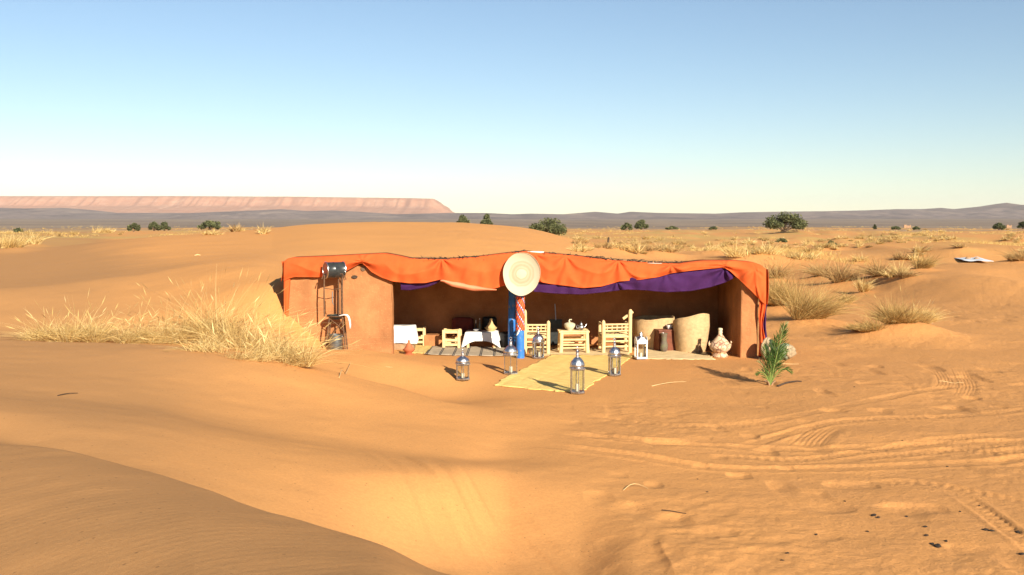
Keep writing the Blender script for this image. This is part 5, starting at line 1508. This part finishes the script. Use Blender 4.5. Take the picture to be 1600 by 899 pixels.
for (px, py, px2, lab) in ((917, 381, 923, 'pale stick leaning in the grass left of the dark post'), (308, 400, 316, 'bleached curved branch lying on the left dune band')):
    g = ground_at(px, py); k = g.y / F_PX; w_ = (px2 - px) * k
    o = MB().tube([(-w_ / 2, 0, .02), (0, .05, .05), (w_ / 2, .1, .03)], [.02, .025, .012], 6).build('branch', m_drystalk); o.location = g; tag(o, lab, 'branch')
def stick(px0, py0, px1, py1, r, m, lab, arc=.0, n=7, side=None):
    a, c_ = Vector(spot(px0, py0)), Vector(spot(px1, py1))
    o0 = (a + c_) / 2; pts = []
    for k in range(n):
        t = k / (n - 1); p = a.lerp(c_, t)
        p.y += .12 * math.sin(math.pi * t) * (side or 0)
        p.z = zg(p.x, p.y) + r * .6 + arc * math.sin(math.pi * t)
        pts.append(p - o0)
    o = MB().tube(pts, [r * (1 - .5 * k / (n - 1)) for k in range(n)], 6).build('twig', m); o.location = o0
    return tag(o, lab, 'twig')
stick(1215, 606, 1252, 597, .018, m_stick, 'dark stick lying right of the young palm', .02)
stick(1467, 596, 1506, 598, .007, m_drystalk, 'straight pale reed lying across the tyre prints at right')
stick(1018, 604, 1072, 597, .007, m_drystalk, 'pale reed on the sand before the wicker baskets', .02)
stick(974, 768, 1012, 766, .0045, m_drystalk, 'thin curved straw below the tyre tracks in the middle', .03, side=1)
stick(1034, 799, 1072, 806, .007, m_stick, 'thin dark twig at lower middle right')
stick(530, 590, 548, 568, .008, m_drystalk, 'dry stalk sticking up on the ramp before the hut', .10)
stick(1220, 569, 1248, 570, .009, m_drystalk, 'pale reed behind the young palm', .0)
stick(906, 594, 940, 590, .006, m_drystalk, 'short straw on the edge of the reed mat')
stick(90, 617, 122, 615, .006, m_stick, 'small dark twig on the near dune at left', .01)
m_dung = mat('dry_dung', (.035, .025, .018), .95, var=.4, scale=30, bump=.6, bscale=40)
rnd = random.Random(12)
lump = []
for v in range(4):
    def mod(a, r, z, v=v):
        k = 1 + .25 * math.sin(2 * a + v) + .15 * math.sin(5 * a + 2 * v)
        return (r * math.cos(a) * k, r * math.sin(a) * k, z * (1 + .2 * math.sin(3 * a + v)))
    lump.append(MB().lathe([(0, -.01), (.03, -.01), (.042, .008), (.036, .026), (.018, .037), (0, .04)], 12, mod).mesh('dung', m_dung))
for (px, py, sc) in [(1465, 853, 1.6), (1456, 850, .9), (1447, 838, .9), (1478, 847, .8), (1446, 826, .9), (1540, 830, 1.2), (1549, 831, 1.0), (1590, 830, 1.1), (1596, 866, 1.1), (1365, 807, 1.2), (1372, 810, .9), (1416, 806, .8), (1355, 829, .7), (1275, 836, .7), (1320, 785, .6), (1500, 800, .6), (1230, 870, .7), (1222, 880, .6), (1530, 790, .6), (1105, 771, .5), (1335, 607, .6), (1090, 750, .45), (1410, 690, .5), (1480, 730, .6)]:
    g = spot(px, py)
    o = link('dung_lump', lump[rnd.randrange(4)]); o.location = g; o.scale = (sc * .55, sc * .5, sc * .32); o.rotation_euler = (0, 0, rnd.uniform(0, 6))
    if sc > 1.5: tag(o, 'largest dark dung lump on the trodden sand near the bottom right corner', 'dung', 'dark lumps on the trodden sand'); continue
    tag(o, 'small dark dung lump lying on the trodden sand in the right foreground', 'dung', 'dark lumps on the trodden sand')
# ================================================================ the air
m_air = bpy.data.materials.new('pale_air'); m_air.use_nodes = True
nt = m_air.node_tree; nt.nodes.remove(nt.nodes['Principled BSDF'])
pv_ = nt.nodes.new('ShaderNodeVolumePrincipled')
pv_.inputs['Color'].default_value = (.87, .89, .91, 1); pv_.inputs['Density'].default_value = 3.0e-5; pv_.inputs['Anisotropy'].default_value = 0.0
nt.links.new(pv_.outputs[0], nt.nodes['Material Output'].inputs['Volume'])
hz_ = MB().box(-17500, 17500, -17000, 17500, -8, 420).build('haze', m_air, smooth=False)
tag(hz_, 'thin pale desert haze', kind='stuff')
